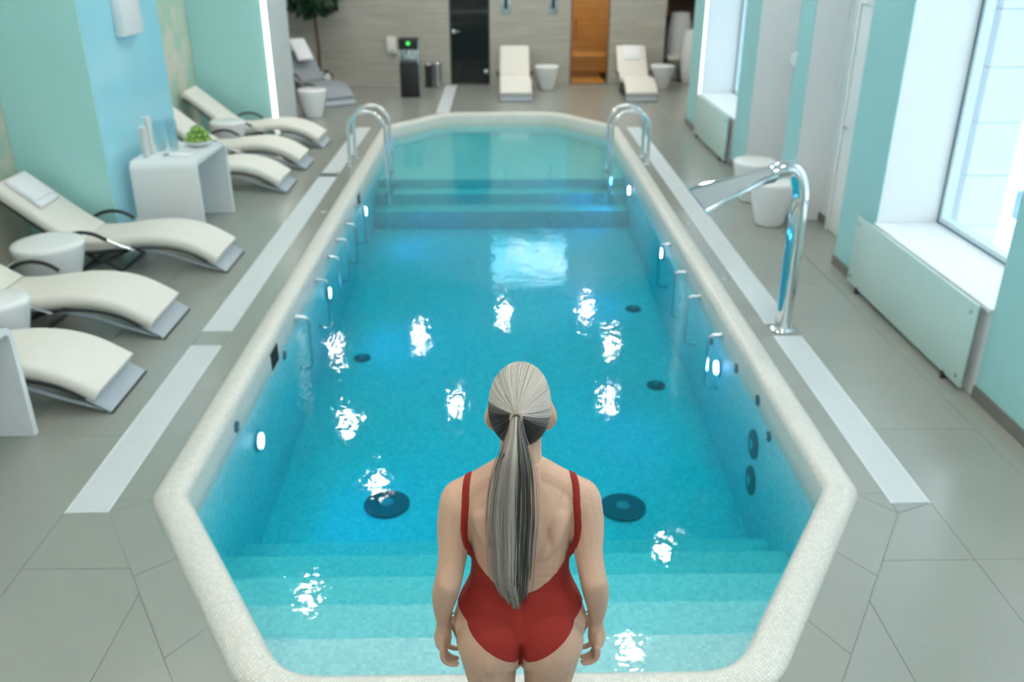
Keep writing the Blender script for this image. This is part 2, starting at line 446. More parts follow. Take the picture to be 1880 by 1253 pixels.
# ring strips
xl_out, xr_out = -HOUT + XC + E_, HOUT + XC - E_
lo7, lo0 = chamfer_line(OUTER[7], OUTER[0], -E_); ro1, ro2 = chamfer_line(OUTER[1], OUTER[2], -E_)
cornL, cornR = at_x(l0, l1, GLI), at_x(r0, r1, GRI)
ring = []
def strip(y0, y1, xa, xb, L):
    y = y0
    while y < y1 - .05: ring.append([(xa, y), (xb, y), (xb, min(y + L, y1)), (xa, min(y + L, y1))]); y += L
strip(3.80, 13.80, GLI, xl_out, 1.2); strip(3.80, 13.80, xr_out, GRI, 1.2)
ring.append([(GLI, 3.80), cornL, at_y(lo7, lo0, 3.79), (xl_out, 3.80)]); ring.append([(xr_out, 3.80), at_y(ro1, ro2, 3.79), cornR, (GRI, 3.80)])
def cstrip(inn0, inn1, out0, out1, n):
    for k in range(n):
        a, b = k / n, (k + 1) / n; f = lambda p, q, t: (p[0] + (q[0] - p[0]) * t, p[1] + (q[1] - p[1]) * t)
        ring.append([f(inn0, inn1, a), f(inn0, inn1, b), f(out0, out1, b), f(out0, out1, a)])
eL = at_y(l0, l1, YN); eR = at_y(r0, r1, YN); iL = at_y(lo7, lo0, 2.425); iR = at_y(ro1, ro2, 2.425)
cstrip(at_y(lo7, lo0, 3.79), iL, cornL, eL, 3); cstrip(iR, at_y(ro1, ro2, 3.79), eR, cornR, 3)
for k in range(3):
    xa = lambda t, A, B: A + (B - A) * t
    ring.append([(xa(k / 3, iL[0], iR[0]), 2.425), (xa((k + 1) / 3, iL[0], iR[0]), 2.425), (xa((k + 1) / 3, eL[0], eR[0]), YN), (xa(k / 3, eL[0], eR[0]), YN)])
# convex deck regions
f3, f4 = chamfer_line(OUTER[3], OUTER[4], -E_); f5, f6 = chamfer_line(OUTER[5], OUTER[6], -E_)
YB0, YB1 = -1.6, 18.3
regs = [
    [(XL, YB0), (GLO, YB0), (GLO, 13.80), (XL, 13.80)], [(GRO, YB0), (XR + .50, YB0), (XR + .50, 13.80), (GRO, 13.80)],
    [(GLO, YB0), (GRO, YB0), (GRO, YN), (GLO, YN)],
    [(GLO, YN), eL, cornL, (GLO, 3.69)], [eR, (GRO, YN), (GRO, 3.71), cornR],
    [(-5.6, 13.80), (GLO, 13.80), (GLO, YB1), (-5.6, YB1)], [(GRO, 13.80), (5.6, 13.80), (5.6, 20.0), (GRO, 20.0)],
    [(GLO, 14.99), (GRO, 14.99), (GRO, YB1), (GLO, YB1)],
    [(GLO, 13.80), at_y(f5, f6, 13.80), at_y(f5, f6, 14.99), (GLO, 14.99)], [at_y(f3, f4, 13.80), (GRO, 13.80), (GRO, 14.99), at_y(f3, f4, 14.99)],
]
ring += [[cornL, (GLI, 3.69), (GLO, 3.69)], [cornR, (GRO, 3.71), (GRI, 3.71)]]
FG0, FG1 = -1.04, -.82
bed = MB()
for rg in regs + ring: bed.add([(x, y, -.005) for x, y in rg], [tuple(range(len(rg)))])
bed.add([(GLO, 3.6, -.05), (GLI, 3.6, -.05), (GLI, 13.85, -.05), (GLO, 13.85, -.05)], [(0, 1, 2, 3)])
bed.add([(GRI, 3.6, -.05), (GRO, 3.6, -.05), (GRO, 13.85, -.05), (GRI, 13.85, -.05)], [(0, 1, 2, 3)])
for xa, xb, ya, yb in ((GLO, GLI, 3.6, 13.85), (GRI, GRO, 3.6, 13.85), (FG0, FG1, 14.99, 18.3)):
    bed.box(xa - .03, xa, ya, yb, -.06, -.0055); bed.box(xb, xb + .03, ya, yb, -.06, -.0055); bed.box(xa, xb, ya - .03, ya, -.06, -.0055); bed.box(xa, xb, yb, yb + .03, -.06, -.0055)
floor = struct('floor', bed, 'grout', smooth=None); floor['label'] = 'grey stone tile deck around the pool'
def tile(poly):
    poly = dedupe(poly, 2e-3)
    if len(poly) < 3: return
    poly = dedupe(inset(poly, .0014))
    if len(poly) < 3 or area(poly) < .004: return
    cx = sum(p[0] for p in poly) / len(poly); cy = sum(p[1] for p in poly) / len(poly)
    o = MB().prism([(x - cx, y - cy) for x, y in poly], -.012, 0).build('tile', 'floor_tile', floor, None); o.location = (cx, cy, 0)
for rg in ring: tile(rg)
TX, TY = .60, 1.20
FG = (-1.04, -.82)  # far drain channel
for ri, rg in enumerate(regs):
    xs = [p[0] for p in rg]; ys_ = [p[1] for p in rg]; ox, oy = (-2.20 if ri in (0, 3, 5, 8) else 2.21), 3.255
    i0, i1 = int(math.floor((min(xs) - ox) / TX)), int(math.ceil((max(xs) - ox) / TX)); j0, j1 = int(math.floor((min(ys_) - oy) / TY)), int(math.ceil((max(ys_) - oy) / TY))
    for i in range(i0, i1):
        for j in range(j0, j1):
            x0, y0 = ox + i * TX, oy + j * TY; pg = clip_convex([(x0, y0), (x0 + TX, y0), (x0 + TX, y0 + TY), (x0, y0 + TY)], rg)
            if len(pg) < 3: continue
            if ri == 7:
                for a, c in ((1, FG[0]), (-1, -FG[1])):
                    q = clip_poly(pg, a, 0, c)
                    if len(q) >= 3: tile(q)
            else: tile(pg)
for xa, xb, ya, yb in ((GLO, GLI, 5.70, 5.955), (GRI, GRO, 5.81, 6.03)): tile([(xa, ya), (xb, ya), (xb, yb), (xa, yb)])

# drain grates: frame plus cross slats
def grate(xa, xb, ya, yb, label):
    g = empty('drain_grate', ((xa + xb) / 2, ya, 0), label=label, cat='drain grate', group='white slatted drain grates')
    hw = (xb - xa) / 2; L = yb - ya
    fm = MB().box(-hw, -hw + .008, 0, L, -.03, .0).box(hw - .008, hw, 0, L, -.03, .0)
    fm.build('frame', 'grate_white', g, None)
    sl = MB(); y = .004
    while y < L - .006: sl.box(-hw + .008, hw - .008, y, y + .0100, -.02, .002); y += .0165
    sl.build('slats', 'grate_white', g, None)['kind'] = 'stuff'
    for x in (-hw * .5, 0, hw * .5): MB().box(x - .004, x + .004, 0, L, -.035, -.02).build('rail', 'grate_white', g, None)
grate(GLO, GLI, 3.69, 5.70, 'white slatted drain grate beside the nearest lounger on the left deck')
grate(GLO, GLI, 5.955, 10.66, 'long white drain grate on the left deck beside the middle loungers')
grate(GLO, GLI, 10.87, 13.80, 'white drain grate passing behind the left pool ladder')
grate(GRI, GRO, 3.71, 5.81, 'white drain grate on the near right deck before the chrome spout')
grate(GRI, GRO, 6.03, 13.75, 'long white drain grate on the right deck behind the chrome spout')
grate(FG[0], FG[1], 15.05, 18.2, 'white drain grate crossing the far deck to the dark glass door')

# ------------------------------------------------------------------ room shell
ZC = 4.4
struct('ceiling', MB().box(-5.7, 5.7, -1.7, 20.2, ZC, ZC + .1), 'ceiling_white')
# left wall with mosaic and glass clad pillars
struct('wall_left', MB().box(XL - .15, XL, -1.7, 13.15, 0, ZC), 'mosaic_wall')
def pillar(name, x1, y0, y1, side_mat, front_mat='teal_glass'):
    p = struct(name, MB().box(XL, x1 - .012, y0 + .012, y1 - .012, 0, ZC), 'white_paint')
    MB().rbox(XL + .001, x1, y0, y0 + .012, .012, ZC - .01, .003, 1).build('glass_panel', front_mat, p, None)
    MB().rbox(x1 - .012, x1, y0 + .0125, y1 - .0125, .012, ZC - .01, .003, 1).build('side_panel', side_mat, p, None)
    return p
pillar('wall_pillar_left', -3.54, 7.92, 9.80, 'blue_glass')
pillar('wall_pillar_left', -3.54, 2.70, 4.30, 'blue_glass')
pp = pillar('wall_pillar_left', -3.24, 13.15, 14.45, 'stone_white')
led = MB().box(-3.30, -3.235, 13.128, 13.149, .02, ZC - .02).build('light_strip', 'led_white')
tag(led, 'glowing vertical light strip on the corner of the far left pillar', 'light strip')
struct('wall_front', MB().box(-5.7, 5.7, -1.85, -1.7, 0, ZC), 'white_paint')
# left alcove and far wall
struct('wall_alcove_left', MB().box(-5.75, -5.6, 13.15, 18.3, 0, ZC).box(-5.6, -4.36, 13.16, 13.3, 0, ZC), 'stone_wall')
DO = ((-.945, -.15, 2.15), (1.45, 2.225, 2.15))
bw = MB(); x = -5.75
for a, b, h in DO:
    bw.box(x, a, 18.3, 18.5, 0, ZC); bw.box(a, b, 18.3, 18.5, h, ZC); x = b
bw.box(x, 3.33, 18.3, 18.5, 0, ZC)
struct('wall_back', bw, 'stone_wall', smooth=None)
struct('wall_alcove_back', MB().box(3.33, 5.75, 20.0, 20.15, 0, ZC), 'brown_wood')
wab = bpy.data.objects['wall_alcove_back']
for k in range(26): MB().box(3.36 + k * .09, 3.40 + k * .09, 19.965, 20.0, 0, ZC).build('slat', 'brown_wood', wab, None)
struct('wall_alcove_right', MB().box(5.6, 5.75, 14.1, 20.0, 0, ZC).box(3.6, 5.6, 13.9, 14.08, 0, ZC).box(3.2, 3.33, 18.5, 20.0, 0, ZC), 'stone_wall')
# dark hamam door and the dim room behind it
def glass_door(name, x0, x1, h, gm, label, fm):
    d = empty(name, ((x0 + x1) / 2, 18.32, 0), kind='structure', label=label); hw = (x1 - x0) / 2
    MB().box(-hw, -hw + .03, -.02, .06, 0, h).box(hw - .03, hw, -.02, .06, 0, h).box(-hw + .03, hw - .03, -.02, .06, h - .03, h).box(-hw + .03, hw - .03, -.02, .06, 0, .02).build('door_frame', fm, d, None)
    MB().box(-hw + .034, hw - .034, .01, .02, .024, h - .034).build('pane', gm, d, None)
    return d, hw
d1, hw = glass_door('door_1', -.945, -.15, 2.15, 'dark_glass', 'dark glass door in the stone end wall', 'dark_metal')
hd = MB().rbox(-hw + .05, -hw + .11, -.05, .008, .98, 1.06, .006).build('lock_plate', 'chrome', d1)
MB().tube([(-hw + .08, -.045, 1.02), (-hw + .20, -.05, 1.02)], .011).build('lever', 'chrome', hd)
for z_ in (.25, 1.85): MB().rbox(hw - .12, hw - .03, -.012, .03, z_ - .04, z_ + .04, .004).build('hinge', 'steel', d1)
d2, hw = glass_door('door_2', 1.45, 2.225, 2.15, 'amber_glass', 'amber glass sauna door in the stone end wall', 'brown_wood')
MB().tube([(-hw + .10, -.05, .85), (-hw + .10, -.05, 1.25)], .014).build('handle', 'brown_wood', d2)
struct('wall_steam_room', MB().box(-1.4, -1.3, 18.5, 20.6, 0, 2.5).box(.1, .2, 18.5, 20.6, 0, 2.5).box(-1.3, .1, 20.5, 20.6, 0, 2.5).box(-1.3, .1, 18.5, 20.5, 2.4, 2.5).box(-1.3, .1, 18.5, 20.5, -.05, 0), 'stone_wall', smooth=None)
struct('wall_sauna', MB().box(1.0, 1.1, 18.5, 20.6, 0, 2.5).box(2.9, 3.0, 18.5, 20.6, 0, 2.5).box(1.1, 2.9, 20.5, 20.6, 0, 2.5).box(1.1, 2.9, 18.5, 20.5, 2.4, 2.5).box(1.1, 2.9, 18.5, 20.5, -.05, 0), 'sauna_wood', smooth=None)
sb = empty('sauna_bench', (2.0, 19.6, 0), label='wooden slatted bench inside the sauna behind the amber door', cat='bench')
for k in range(5): MB().rbox(-.85, .85, -.4 + k * .16, -.26 + k * .16, .42, .46, .006).build('slat', 'sauna_wood', sb)
for sx in (-.8, .76): MB().box(sx, sx + .04, -.38, .38, 0, .42).build('support', 'sauna_wood', sb)
sl = empty('sauna_lamp', (2.0, 18.75, 2.28), label='warm glowing lamp above the sauna door inside', cat='lamp')
MB().rbox(-.3, .3, -.06, .06, -.05, .10, .02).build('lamp_shade', 'sauna_lamp', sl)

# right wall: pillars, recesses, windows
XW = 3.55
wr = MB()
def teal(y0, y1): wr.box(XR, XW, y0, y1, 0, ZC)
PILL = [(4.15, 4.85), (6.655, 7.39), (8.73, 9.15), (10.54, 11.17), (13.21, 14.1)]
for a, b in PILL: teal(a, b)
WIN = [(-1.0, 1.3), (2.30, 4.15), (4.85, 6.655), (11.17, 13.21)]  # first one is unseen, added to bring more daylight to the near end
ZT = 3.5; ZS = .60
for a, b in WIN: wr.box(XR, XW, a, b, 0, ZS - .03); wr.box(XR, XW, a, b, ZT, ZC)
wr.box(3.32, XW, 7.39, 8.73, 0, ZC); wr.box(3.45, XW, 9.15, 10.54, 0, ZC); wr.box(XR, XW, -1.7, -1.0, 0, ZC); wr.box(XR, XW, 1.3, 2.30, 0, ZC)
wright = struct('wall_right', wr, 'white_reveal', smooth=None)
for a, b in PILL + [(-1.7, -1.0), (1.3, 2.30)]: MB().box(XR - .006, XR, a, b, .0, ZC - .01).build('painted_face', 'teal_paint', wright, None)
for i, (a, b) in enumerate(PILL + [(-1.7, -1.0), (1.3, 2.30)]):
    o = struct('baseboard_right', MB().box(XR - .02, XR - .0065, a, b, .0, .085), 'baseboard')
struct('baseboard_recess', MB().box(3.305, 3.319, 8.46, 8.73, 0, .085).box(3.435, 3.449, 9.15, 10.54, 0, .085), 'baseboard')
# door in the recess
d3 = empty('door_3', (3.31, 7.95, 0), kind='structure', label='white door in the recess between teal pillars')
MB().box(-.03, .005, -.54, -.46, 0, 2.18).box(-.03, .005, .44, .50, 0, 2.18).box(-.03, .005, -.46, .44, 2.12, 2.18).build('door_frame', 'white_gloss', d3, None)
lf = MB().rbox(-.012, .005, -.455, .435, .005, 2.115, .003, 1).build('door_leaf', 'white_paint', d3, None)
MB().tube([(-.012, .36, 1.03), (-.05, .36, 1.03), (-.052, .25, 1.03)], .009).build('handle', 'steel', lf)
lintel = MB().box(3.0, 3.32, 7.39, 8.73, 2.20, 2.26)
# windows
for i, (a, b) in enumerate(WIN):
    wn = empty('window_%d' % (i + 1), (XW - .05, (a + b) / 2, ZS), kind='structure', label='tall window with a white reveal and deep sill'); L = (b - a) / 2; H = ZT - ZS
    MB().box(-.02, .05, -L, -L + .05, 0, H).box(-.02, .05, L - .05, L, 0, H).box(-.02, .05, -L + .05, L - .05, H - .05, H).box(-.02, .05, -L + .05, L - .05, 0, .05).build('window_frame', 'frame_pale', wn, None)
    MB().box(-.026, -.0205, -L, -L + .014, 0, H).box(-.026, -.0205, L - .014, L, 0, H).box(-.026, -.0205, -L + .014, L - .014, 0, .012).build('gasket', 'gasket_blue', wn, None)
    MB().box(.01, .016, -L + .051, L - .051, .051, H - .051).build('pane', 'pane_glass', wn, None)
    MB().rbox(-.53, -.027, -L + .002, L - .002, -.03, .0, .006).build('window_sill', 'white_reveal', wn, None)
# frosted radiator covers
def radiator(y0, y1, label):
    r_ = empty('radiator_cover', (2.93, (y0 + y1) / 2, .0), label=label, cat='radiator cover', group='frosted glass radiator covers'); L = (y1 - y0) / 2
    MB().rbox(-.008, .008, -L, L, .035, .60, .004).build('glass_panel', 'mint_glass', r_)
    for yy in (-L + .06, L - .06):
        for zz in (.10, .54):
            MB().tube([(-.018, yy, zz), (-.008, yy, zz)], .014, 12).tube([(.008, yy, zz), (.048, yy, zz)], .008, 8).build('standoff', 'steel', r_)
    for yy in (-L + .22, L - .22): MB().box(-.02, .02, yy - .012, yy + .012, .0, .05).build('foot', 'dark_metal', r_)
    MB().rbox(.02, .046, -L + .10, L - .10, .08, .52, .01).build('radiator', 'white_gloss', r_)
radiator(4.90, 6.86, 'frosted mint glass radiator cover under the nearest window on the right')
radiator(11.25, 13.16, 'frosted mint glass radiator cover under the far window by the light strip')
radiator(2.35, 4.05, 'frosted mint glass radiator cover at the near end, by the frame edge')
led2 = MB().rbox(XR - .022, XR - .0066, 13.225, 13.30, .09, ZC - .05, .004).build('light_strip', 'led_white')
tag(led2, 'glowing vertical light strip on the teal pillar by the far window', 'light strip')
ol = empty('wall_socket', (XR - .006, 9.10, 1.56), label='white outlet box on the narrow teal pillar', cat='socket')
MB().rbox(-.03, 0, -.04, .10, -.07, .07, .006).build('cover', 'white_gloss', ol); MB().rbox(-.034, -.0305, -.015, .075, -.045, .045, .003).build('rocker', 'paper', ol)

# ceiling downlights (first row set from glints in the water)
DL = [(.1, 17.35), (1.89, 17.6), (2.23, 15.81), (-1.6, 16.09), (-2.49, 12.63), (-1.83, 10.95), (1.87, 13.46), (-.77, 13.3), (-2.34, 8.45), (2.15, 9.33), (1.46, 7.48),
      (-3.0, 5.6), (-.3, 5.2), (2.2, 4.6), (-1.2, 2.6), (1.0, 1.4), (-2.6, .8), (.5, 10.6), (.2, .2), (1.9, 2.4), (-1.6, -.6), (-3.2, 15.6), (3.6, 16.3)]  # lamps around the woman include unseen ones added to brighten her and the deck
dl0 = None
for i, (x, y) in enumerate(DL):
    lab = 'round recessed ceiling downlight above the pool hall'
    if dl0 is None:
        dl0 = empty('ceiling_downlight', (x, y, ZC), label=lab, cat='downlight', group='ceiling downlights')
        MB().lathe([(.112, -.012), (.135, -.012), (.135, 0), (.112, 0)], n=24, closed=True).build('bezel', 'steel', dl0)
        MB().lathe([(.001, -.006), (.11, -.006), (.11, -.002), (.001, -.002)], n=20).build('lamp_disc', 'downlight_glow', dl0)
    else: o = copy_tree(dl0); o.location = (x, y, ZC)
tv = empty('television', (.66, 18.29, 3.51), label='large television high on the stone end wall', cat='television')
MB().rbox(-.84, .84, -.05, .0, -.49, .49, .008).build('casing', 'black_plastic', tv); MB().box(-.80, .80, -.053, -.0505, -.46, .46).build('screen', 'tv_picture', tv)

# ------------------------------------------------------------------ pool fittings
def ladder(side, y0, y1, label):
    L = empty('pool_ladder', (XC + side * (1.70 if side < 0 else 1.655), (y0 + y1) / 2, 0), label=label, cat='pool ladder', group='chrome pool ladders')
    for y in (y0, y1):
        yy = y - (y0 + y1) / 2; pts = [(side * .235, yy, 0), (side * .235, yy, .46)]
        pts += [(side * .235 * math.cos(R(a)), yy, .46 + .225 * math.sin(R(a))) for a in range(15, 180, 15)]
        pts += [(-side * .235, yy, .46), (-side * .235, yy, -.62)]
        MB().tube(pts, .021, 12).build('rail', 'chrome', L)
        MB().lathe([(.045, 0), (.045, .008), (.026, .02), (.022, .02)], side * .235, yy, 16).build('flange', 'chrome', L)
    for z_ in (-.18, -.38, -.58): MB().rbox(-side * .235 - .04, -side * .235 + .04, (y0 - y1) / 2, (y1 - y0) / 2, z_ - .012, z_ + .012, .006).build('tread', 'steel', L)
ladder(-1, 11.20, 11.68, 'chrome pool ladder with hooped rails on the left pool edge')
ladder(1, 11.22, 11.66, 'chrome pool ladder with hooped rails on the right pool edge')
# cobra waterfall spout
sp = empty('waterfall_spout', (2.10, 5.92, 0), label='tall chrome swan-neck waterfall spout on the right deck', cat='spout')
pts = [(0, 0, 0), (0, 0, .3), (0, 0, .7), (-.005, 0, .95)] + [(-.105 + .105 * math.cos(R(a)), 0, .99 + .215 * math.sin(R(a))) for a in range(0, 100, 14)] + [(-.16, 0, 1.20), (-.22, 0, 1.178)]
MB().tube(pts, [(.060, .060)] * 3 + [(.063, .063)] + [(.058, .064)] * (len(pts) - 4), 20).build('column', 'chrome', sp)
fan = []; ny = 14; nx = 10
mb = MB(); top = []
for i in range(nx + 1):
    t = i / nx; x = -.20 - .52 * t; z = 1.172 - .155 * t - .03 * t * t; hw = .058 + .245 * t ** 1.15; th = .050 * (1 - t) ** 1.5 + .006
    ringp = []
    for k in range(20):
        a = 2 * math.pi * k / 20; c, s_ = math.cos(a), math.sin(a); ringp.append((x, hw * math.copysign(abs(c) ** .7, c), z + th * s_))
    top += ringp
fs = []
for i in range(nx):
    for k in range(20): fs.append((i * 20 + k, i * 20 + (k + 1) % 20, (i + 1) * 20 + (k + 1) % 20, (i + 1) * 20 + k))
fs += [tuple(range(20))[::-1], tuple(range(nx * 20, nx * 20 + 20))]
MB().add(top, fs).build('fan_nozzle', 'fan_steel', sp)
for s_ in (-1, 1): MB().tube([(-.20 - .52 * t, s_ * (.058 + .245 * t ** 1.15), 1.176 - .155 * t - .03 * t * t) for t in [i / 8 for i in range(9)]], .015, 10).build('rim', 'chrome', sp)
MB().lathe([(.088, 0), (.088, .012), (.07, .022), (.053, .024)], n=24).build('base_flange', 'chrome', sp)
for k in range(4): MB().lathe([(.007, .012), (.007, .022)], .078 * math.cos(k * 1.57 + .8), .078 * math.sin(k * 1.57 + .8), 8).build('bolt', 'steel', sp)
# wall grab rails
XWL, XWR = XC - 1.665, XC + 1.665
def grab(side, y, label):
    xw = XWL if side < 0 else XWR; g = empty('grab_rail', (xw, y, 0), label=label, cat='grab rail', group='chrome grab rails along the pool walls')
    s = -side; z0, z1 = -.10, -.55
    MB().tube([(0, 0, z0), (s * .07, 0, z0), (s * .095, 0, z0 - .012), (s * .105, 0, z0 - .04), (s * .105, 0, z1 + .04), (s * .095, 0, z1 + .012), (s * .07, 0, z1), (0, 0, z1)], .0125, 10).build('bar', 'steel', g)
    for z in (z0, z1): MB().tube([(0, 0, z), (s * .012, 0, z)], .026, 12).build('rosette', 'steel', g)
for i, y in enumerate((6.45, 7.30, 7.92, 8.45, 9.0, 9.7)): grab(-1, y, 'vertical grab rail on the left pool wall, the %s from the near end' % ('first', 'second', 'third', 'fourth', 'fifth', 'sixth')[i])
for i, y in enumerate((6.05, 6.85, 7.45, 8.25)): grab(1, y, 'vertical grab rail on the right pool wall, the %s from the near end' % ('first', 'second', 'third', 'fourth')[i])
def pool_lamp(side, y, z, label):
    xw = XWL if side < 0 else XWR; g = empty('pool_lamp', (xw, y, z), label=label, cat='pool light', group='glowing underwater pool lights'); s = -side
    MB().tube([(0, 0, 0), (s * .02, 0, 0)], .075, 24).build('bezel', 'basin_fitting', g); MB().tube([(s * .02, 0, 0), (s * .03, 0, 0)], .05, 20).build('lens', 'pool_lamp', g)
    ld = bpy.data.lights.new('pool_lamp_light', 'SPOT'); ld.energy = 19; ld.color = (.05, .33, 1.0); ld.spot_size = R(150); ld.spot_blend = .8; ld.shadow_soft_size = .05
    lo = bpy.data.objects.new('pool_lamp_light', ld); COL.objects.link(lo); lo.parent = g; lo.location = (s * .05, 0, 0); lo.rotation_euler = (0, R(-90 * s), 0)
for side, pos in ((-1, ((5.10, -.43), (7.75, -.40), (10.30, -.34))), (1, ((6.06, -.38), (8.60, -.31), (11.0, -.28)))):
    for k, (y, z) in enumerate(pos): pool_lamp(side, y, z, 'glowing underwater lamp in the %s pool wall, %s' % ('left' if side < 0 else 'right', ('nearest', 'middle one', 'farthest')[k]))
def wall_disc(name, side, y, z, r_, label, cat, mat='basin_fitting'):
    xw = XWL if side < 0 else XWR; s = -side; g = empty(name, (xw, y, z), label=label, cat=cat, group='round jets in the pool walls')
    MB().tube([(0, 0, 0), (s * .012, 0, 0)], r_, 28).build('plate', mat, g); MB().tube([(s * .012, 0, 0), (s * .02, 0, 0)], r_ * .35, 16).build('nozzle', 'steel', g)
wall_disc('wall_jet', 1, 5.02, -.44, .10, 'upper of two large round jet plates in the near right wall', 'jet', 'rubber_blue')
wall_disc('wall_jet', 1, 4.98, -.70, .10, 'lower of two large round jet plates in the near right wall', 'jet', 'rubber_blue')
for i, (y, z) in enumerate(((4.75, -.22), (5.05, -.12), (5.6, -.16), (6.35, -.28))): wall_disc('wall_jet', 1, y, z, .035, 'small round jet in the right pool wall below the waterline, %s from the near end' % ('first', 'second', 'third', 'fourth')[i], 'jet', 'rubber_blue')
for i, (y, z) in enumerate(((4.72, -.10), (6.0, -.22))): wall_disc('wall_jet', -1, y, z, .035, 'small round jet in the left pool wall, %s' % ('near', 'far')[i], 'jet', 'rubber_blue')
def skimmer(y, label):
    g = empty('pool_skimmer', (XWL, y, -.12), label=label, cat='skimmer')
    MB().box(.001, .006, -.12, .12, -.055, .075).build('opening', 'opening_shade', g, None); MB().box(.001, .012, -.14, -.12, -.07, .08).box(.001, .012, .12, .14, -.07, .08).box(.001, .012, -.12, .12, -.07, -.055).build('frame', 'grate_white', g, None)  # flat black plate on the wall; the opening's shade is in its colour
skimmer(5.72, 'dark skimmer opening in the near left pool wall'); skimmer(9.95, 'dark skimmer opening in the far left pool wall')
for (x, y, r_), lab in zip(((-.82, 5.28, .165), (.88, 5.22, .165), (-1.30, 7.50, .08), (1.42, 8.55, .08), (1.40, 6.95, .08)),
                         ('large round floor drain on the pool bottom left of the woman', 'large round floor drain on the pool bottom right of the woman', 'small floor inlet near the left pool wall', 'small floor inlet near the right wall farther off', 'small floor inlet near the right wall closer by')):
    g = empty('floor_drain', (x, y, zfl(y)), label=lab, cat='drain', group='round drains on the pool bottom')
    MB().lathe([(r_, 0), (r_, .012), (r_ * .8, .02), (.001, .022)], n=32).build('cover', 'rubber_blue', g); MB().lathe([(r_ * .3, .021), (r_ * .3, .026), (.001, .026)], n=16).build('hub', 'basin_fitting', g)
for side, y in ((1, 7.0), (1, 8.6), (-1, 9.1)):
    x = XC + side * 1.90; g = empty('deck_cap', (x, y, 0), label='small chrome deck cap beside the %s coping, %s' % ('right' if side > 0 else 'left', {7.0: 'nearer', 8.6: 'farther', 9.1: 'alone'}[y]), cat='deck cap')
    MB().lathe([(.035, 0), (.035, .004), (.02, .008), (.001, .008)], n=18).build('cap', 'chrome', g)

# ------------------------------------------------------------------ loungers
def smoothpath(pts, n=6):
    out = []; P = [pts[0]] + list(pts) + [pts[-1]]
    for i in range(1, len(P) - 2):
        for k in range(n):
            t = k / n; a, b, c, d = (np.array(P[i + j], float) for j in (-1, 0, 1, 2))
            out.append(tuple(.5 * ((2 * b) + (-a + c) * t + (2 * a - 5 * b + 4 * c - d) * t * t + (-a + 3 * b - 3 * c + d) * t ** 3)))
    out.append(tuple(pts[-1])); return out
BACK = smoothpath([(-.13, .745), (.10, .555), (.32, .37), (.50, .255)])
SEAT = smoothpath([(.53, .245), (.70, .25), (.90, .275), (1.10, .292), (1.28, .28), (1.44, .235), (1.57, .165), (1.655, .11)])
def make_lounger(mat='cushion', loc=(0, 0, 0), rz=0, label='', grey=False):
    L = empty('sun_lounger', loc, rz, label=label, cat='sun lounger', group='sun loungers')
    th = .03 if grey else .095
    MB().sweep(BACK, .58, th, .04).build('back_cushion', mat, L); MB().sweep(SEAT, .58, th, .04).build('seat_cushion', mat, L)
    ur = lambda P, d: [(x, z - d) for x, z in P]
    rail = smoothpath(ur([(-.12, .740), (.10, .555), (.32, .37), (.50, .255), (.70, .25), (.90, .275), (1.10, .292), (1.28, .28), (1.44, .235), (1.57, .165)], .060))
    for s in (-1, 1):
        MB().sweep(rail, .020, .018, .006, s * .28).build('side_rail', 'dark_metal', L)
        MB().tube([(1.02, s * .262, .215), (1.25, s * .262, .17), (1.48, s * .262, .085), (1.68, s * .262, .018)], .011, 8).build('lower_rail', 'foot_grey', L)
        MB().tube([(.40, s * .25, .25), (.58, s * .25, .15), (.82, s * .25, .014)], .013, 8).build('leg', 'dark_metal', L)
        MB().tube([(.90, s * .25, .20), (.70, s * .25, .11), (.46, s * .25, .014)], .013, 8).build('leg', 'dark_metal', L)
        arm = MB().tube(smoothpath([(.40, s * .318, .335), (.48, s * .328, .372), (.58, s * .330, .385), (.68, s * .328, .365), (.77, s * .322, .315)], 4), .016, 10).build('armrest', 'black_plastic', L)
        MB().tube([(.77, s * .322, .315), (.87, s * .316, .26), (.98, s * .30, .215)], .011, 8).build('arm_strut', 'steel', arm)
        MB().tube([(.40, s * .318, .335), (.36, s * .285, .30)], .010, 8).build('arm_pivot', 'dark_metal', arm)
    MB().tube([(.46, -.26, .014), (.46, .26, .014)], .012, 8).build('crossbar', 'dark_metal', L); MB().tube([(.82, -.26, .014), (.82, .26, .014)], .012, 8).build('crossbar', 'dark_metal', L)
    fp = MB().sweep([(1.595, .098), (1.64, .070), (1.69, .036), (1.73, .010)], .57, .014, .005).build('foot_panel', 'foot_grey', L)
    MB().rbox(1.72, 1.742, -.285, .285, .0, .014, .004).build('foot_edge', 'dark_metal', fp)
    return L
specs = [((-4.10, 5.00, 0), 'cream lounger nearest the camera on the left, only its foot half in view'),
         ((-4.16, 6.10, 0), 'cream lounger second from the camera on the left deck'),
         ((-4.10, 7.50, 0), 'cream lounger with a folded white towel on its headrest, before the teal pillar'),
         ((-4.16, 10.16, 0), 'cream lounger partly hidden behind the white console table'),
         ((-4.16, 11.28, 0), 'cream lounger in the niche, second from the far left pillar'),
         ((-4.16, 12.56, 0), 'cream lounger leaning against the far left pillar with the light strip')]
base = None
for loc, lab in specs:
    if base is None: base = make_lounger('cushion', loc, 0, lab)
    else: o = copy_tree(base); o.location = loc; o['label'] = lab
for loc, rz, lab in (((.33, 17.90, 0), R(-90), 'cream lounger facing the pool at the end wall beside the dark glass door'),
                     ((2.61, 17.86, 0), R(-90), 'cream lounger with a white towel at the end wall right of the sauna door')):
    o = copy_tree(base); o.location = loc; o.rotation_euler.z = rz; o['label'] = lab
gl = make_lounger('grey_mesh', (-3.74, 17.2, 0), R(-55), 'grey mesh lounger in the dim corner behind the left pillar', True); gl.scale = (1, 1, 1.12)
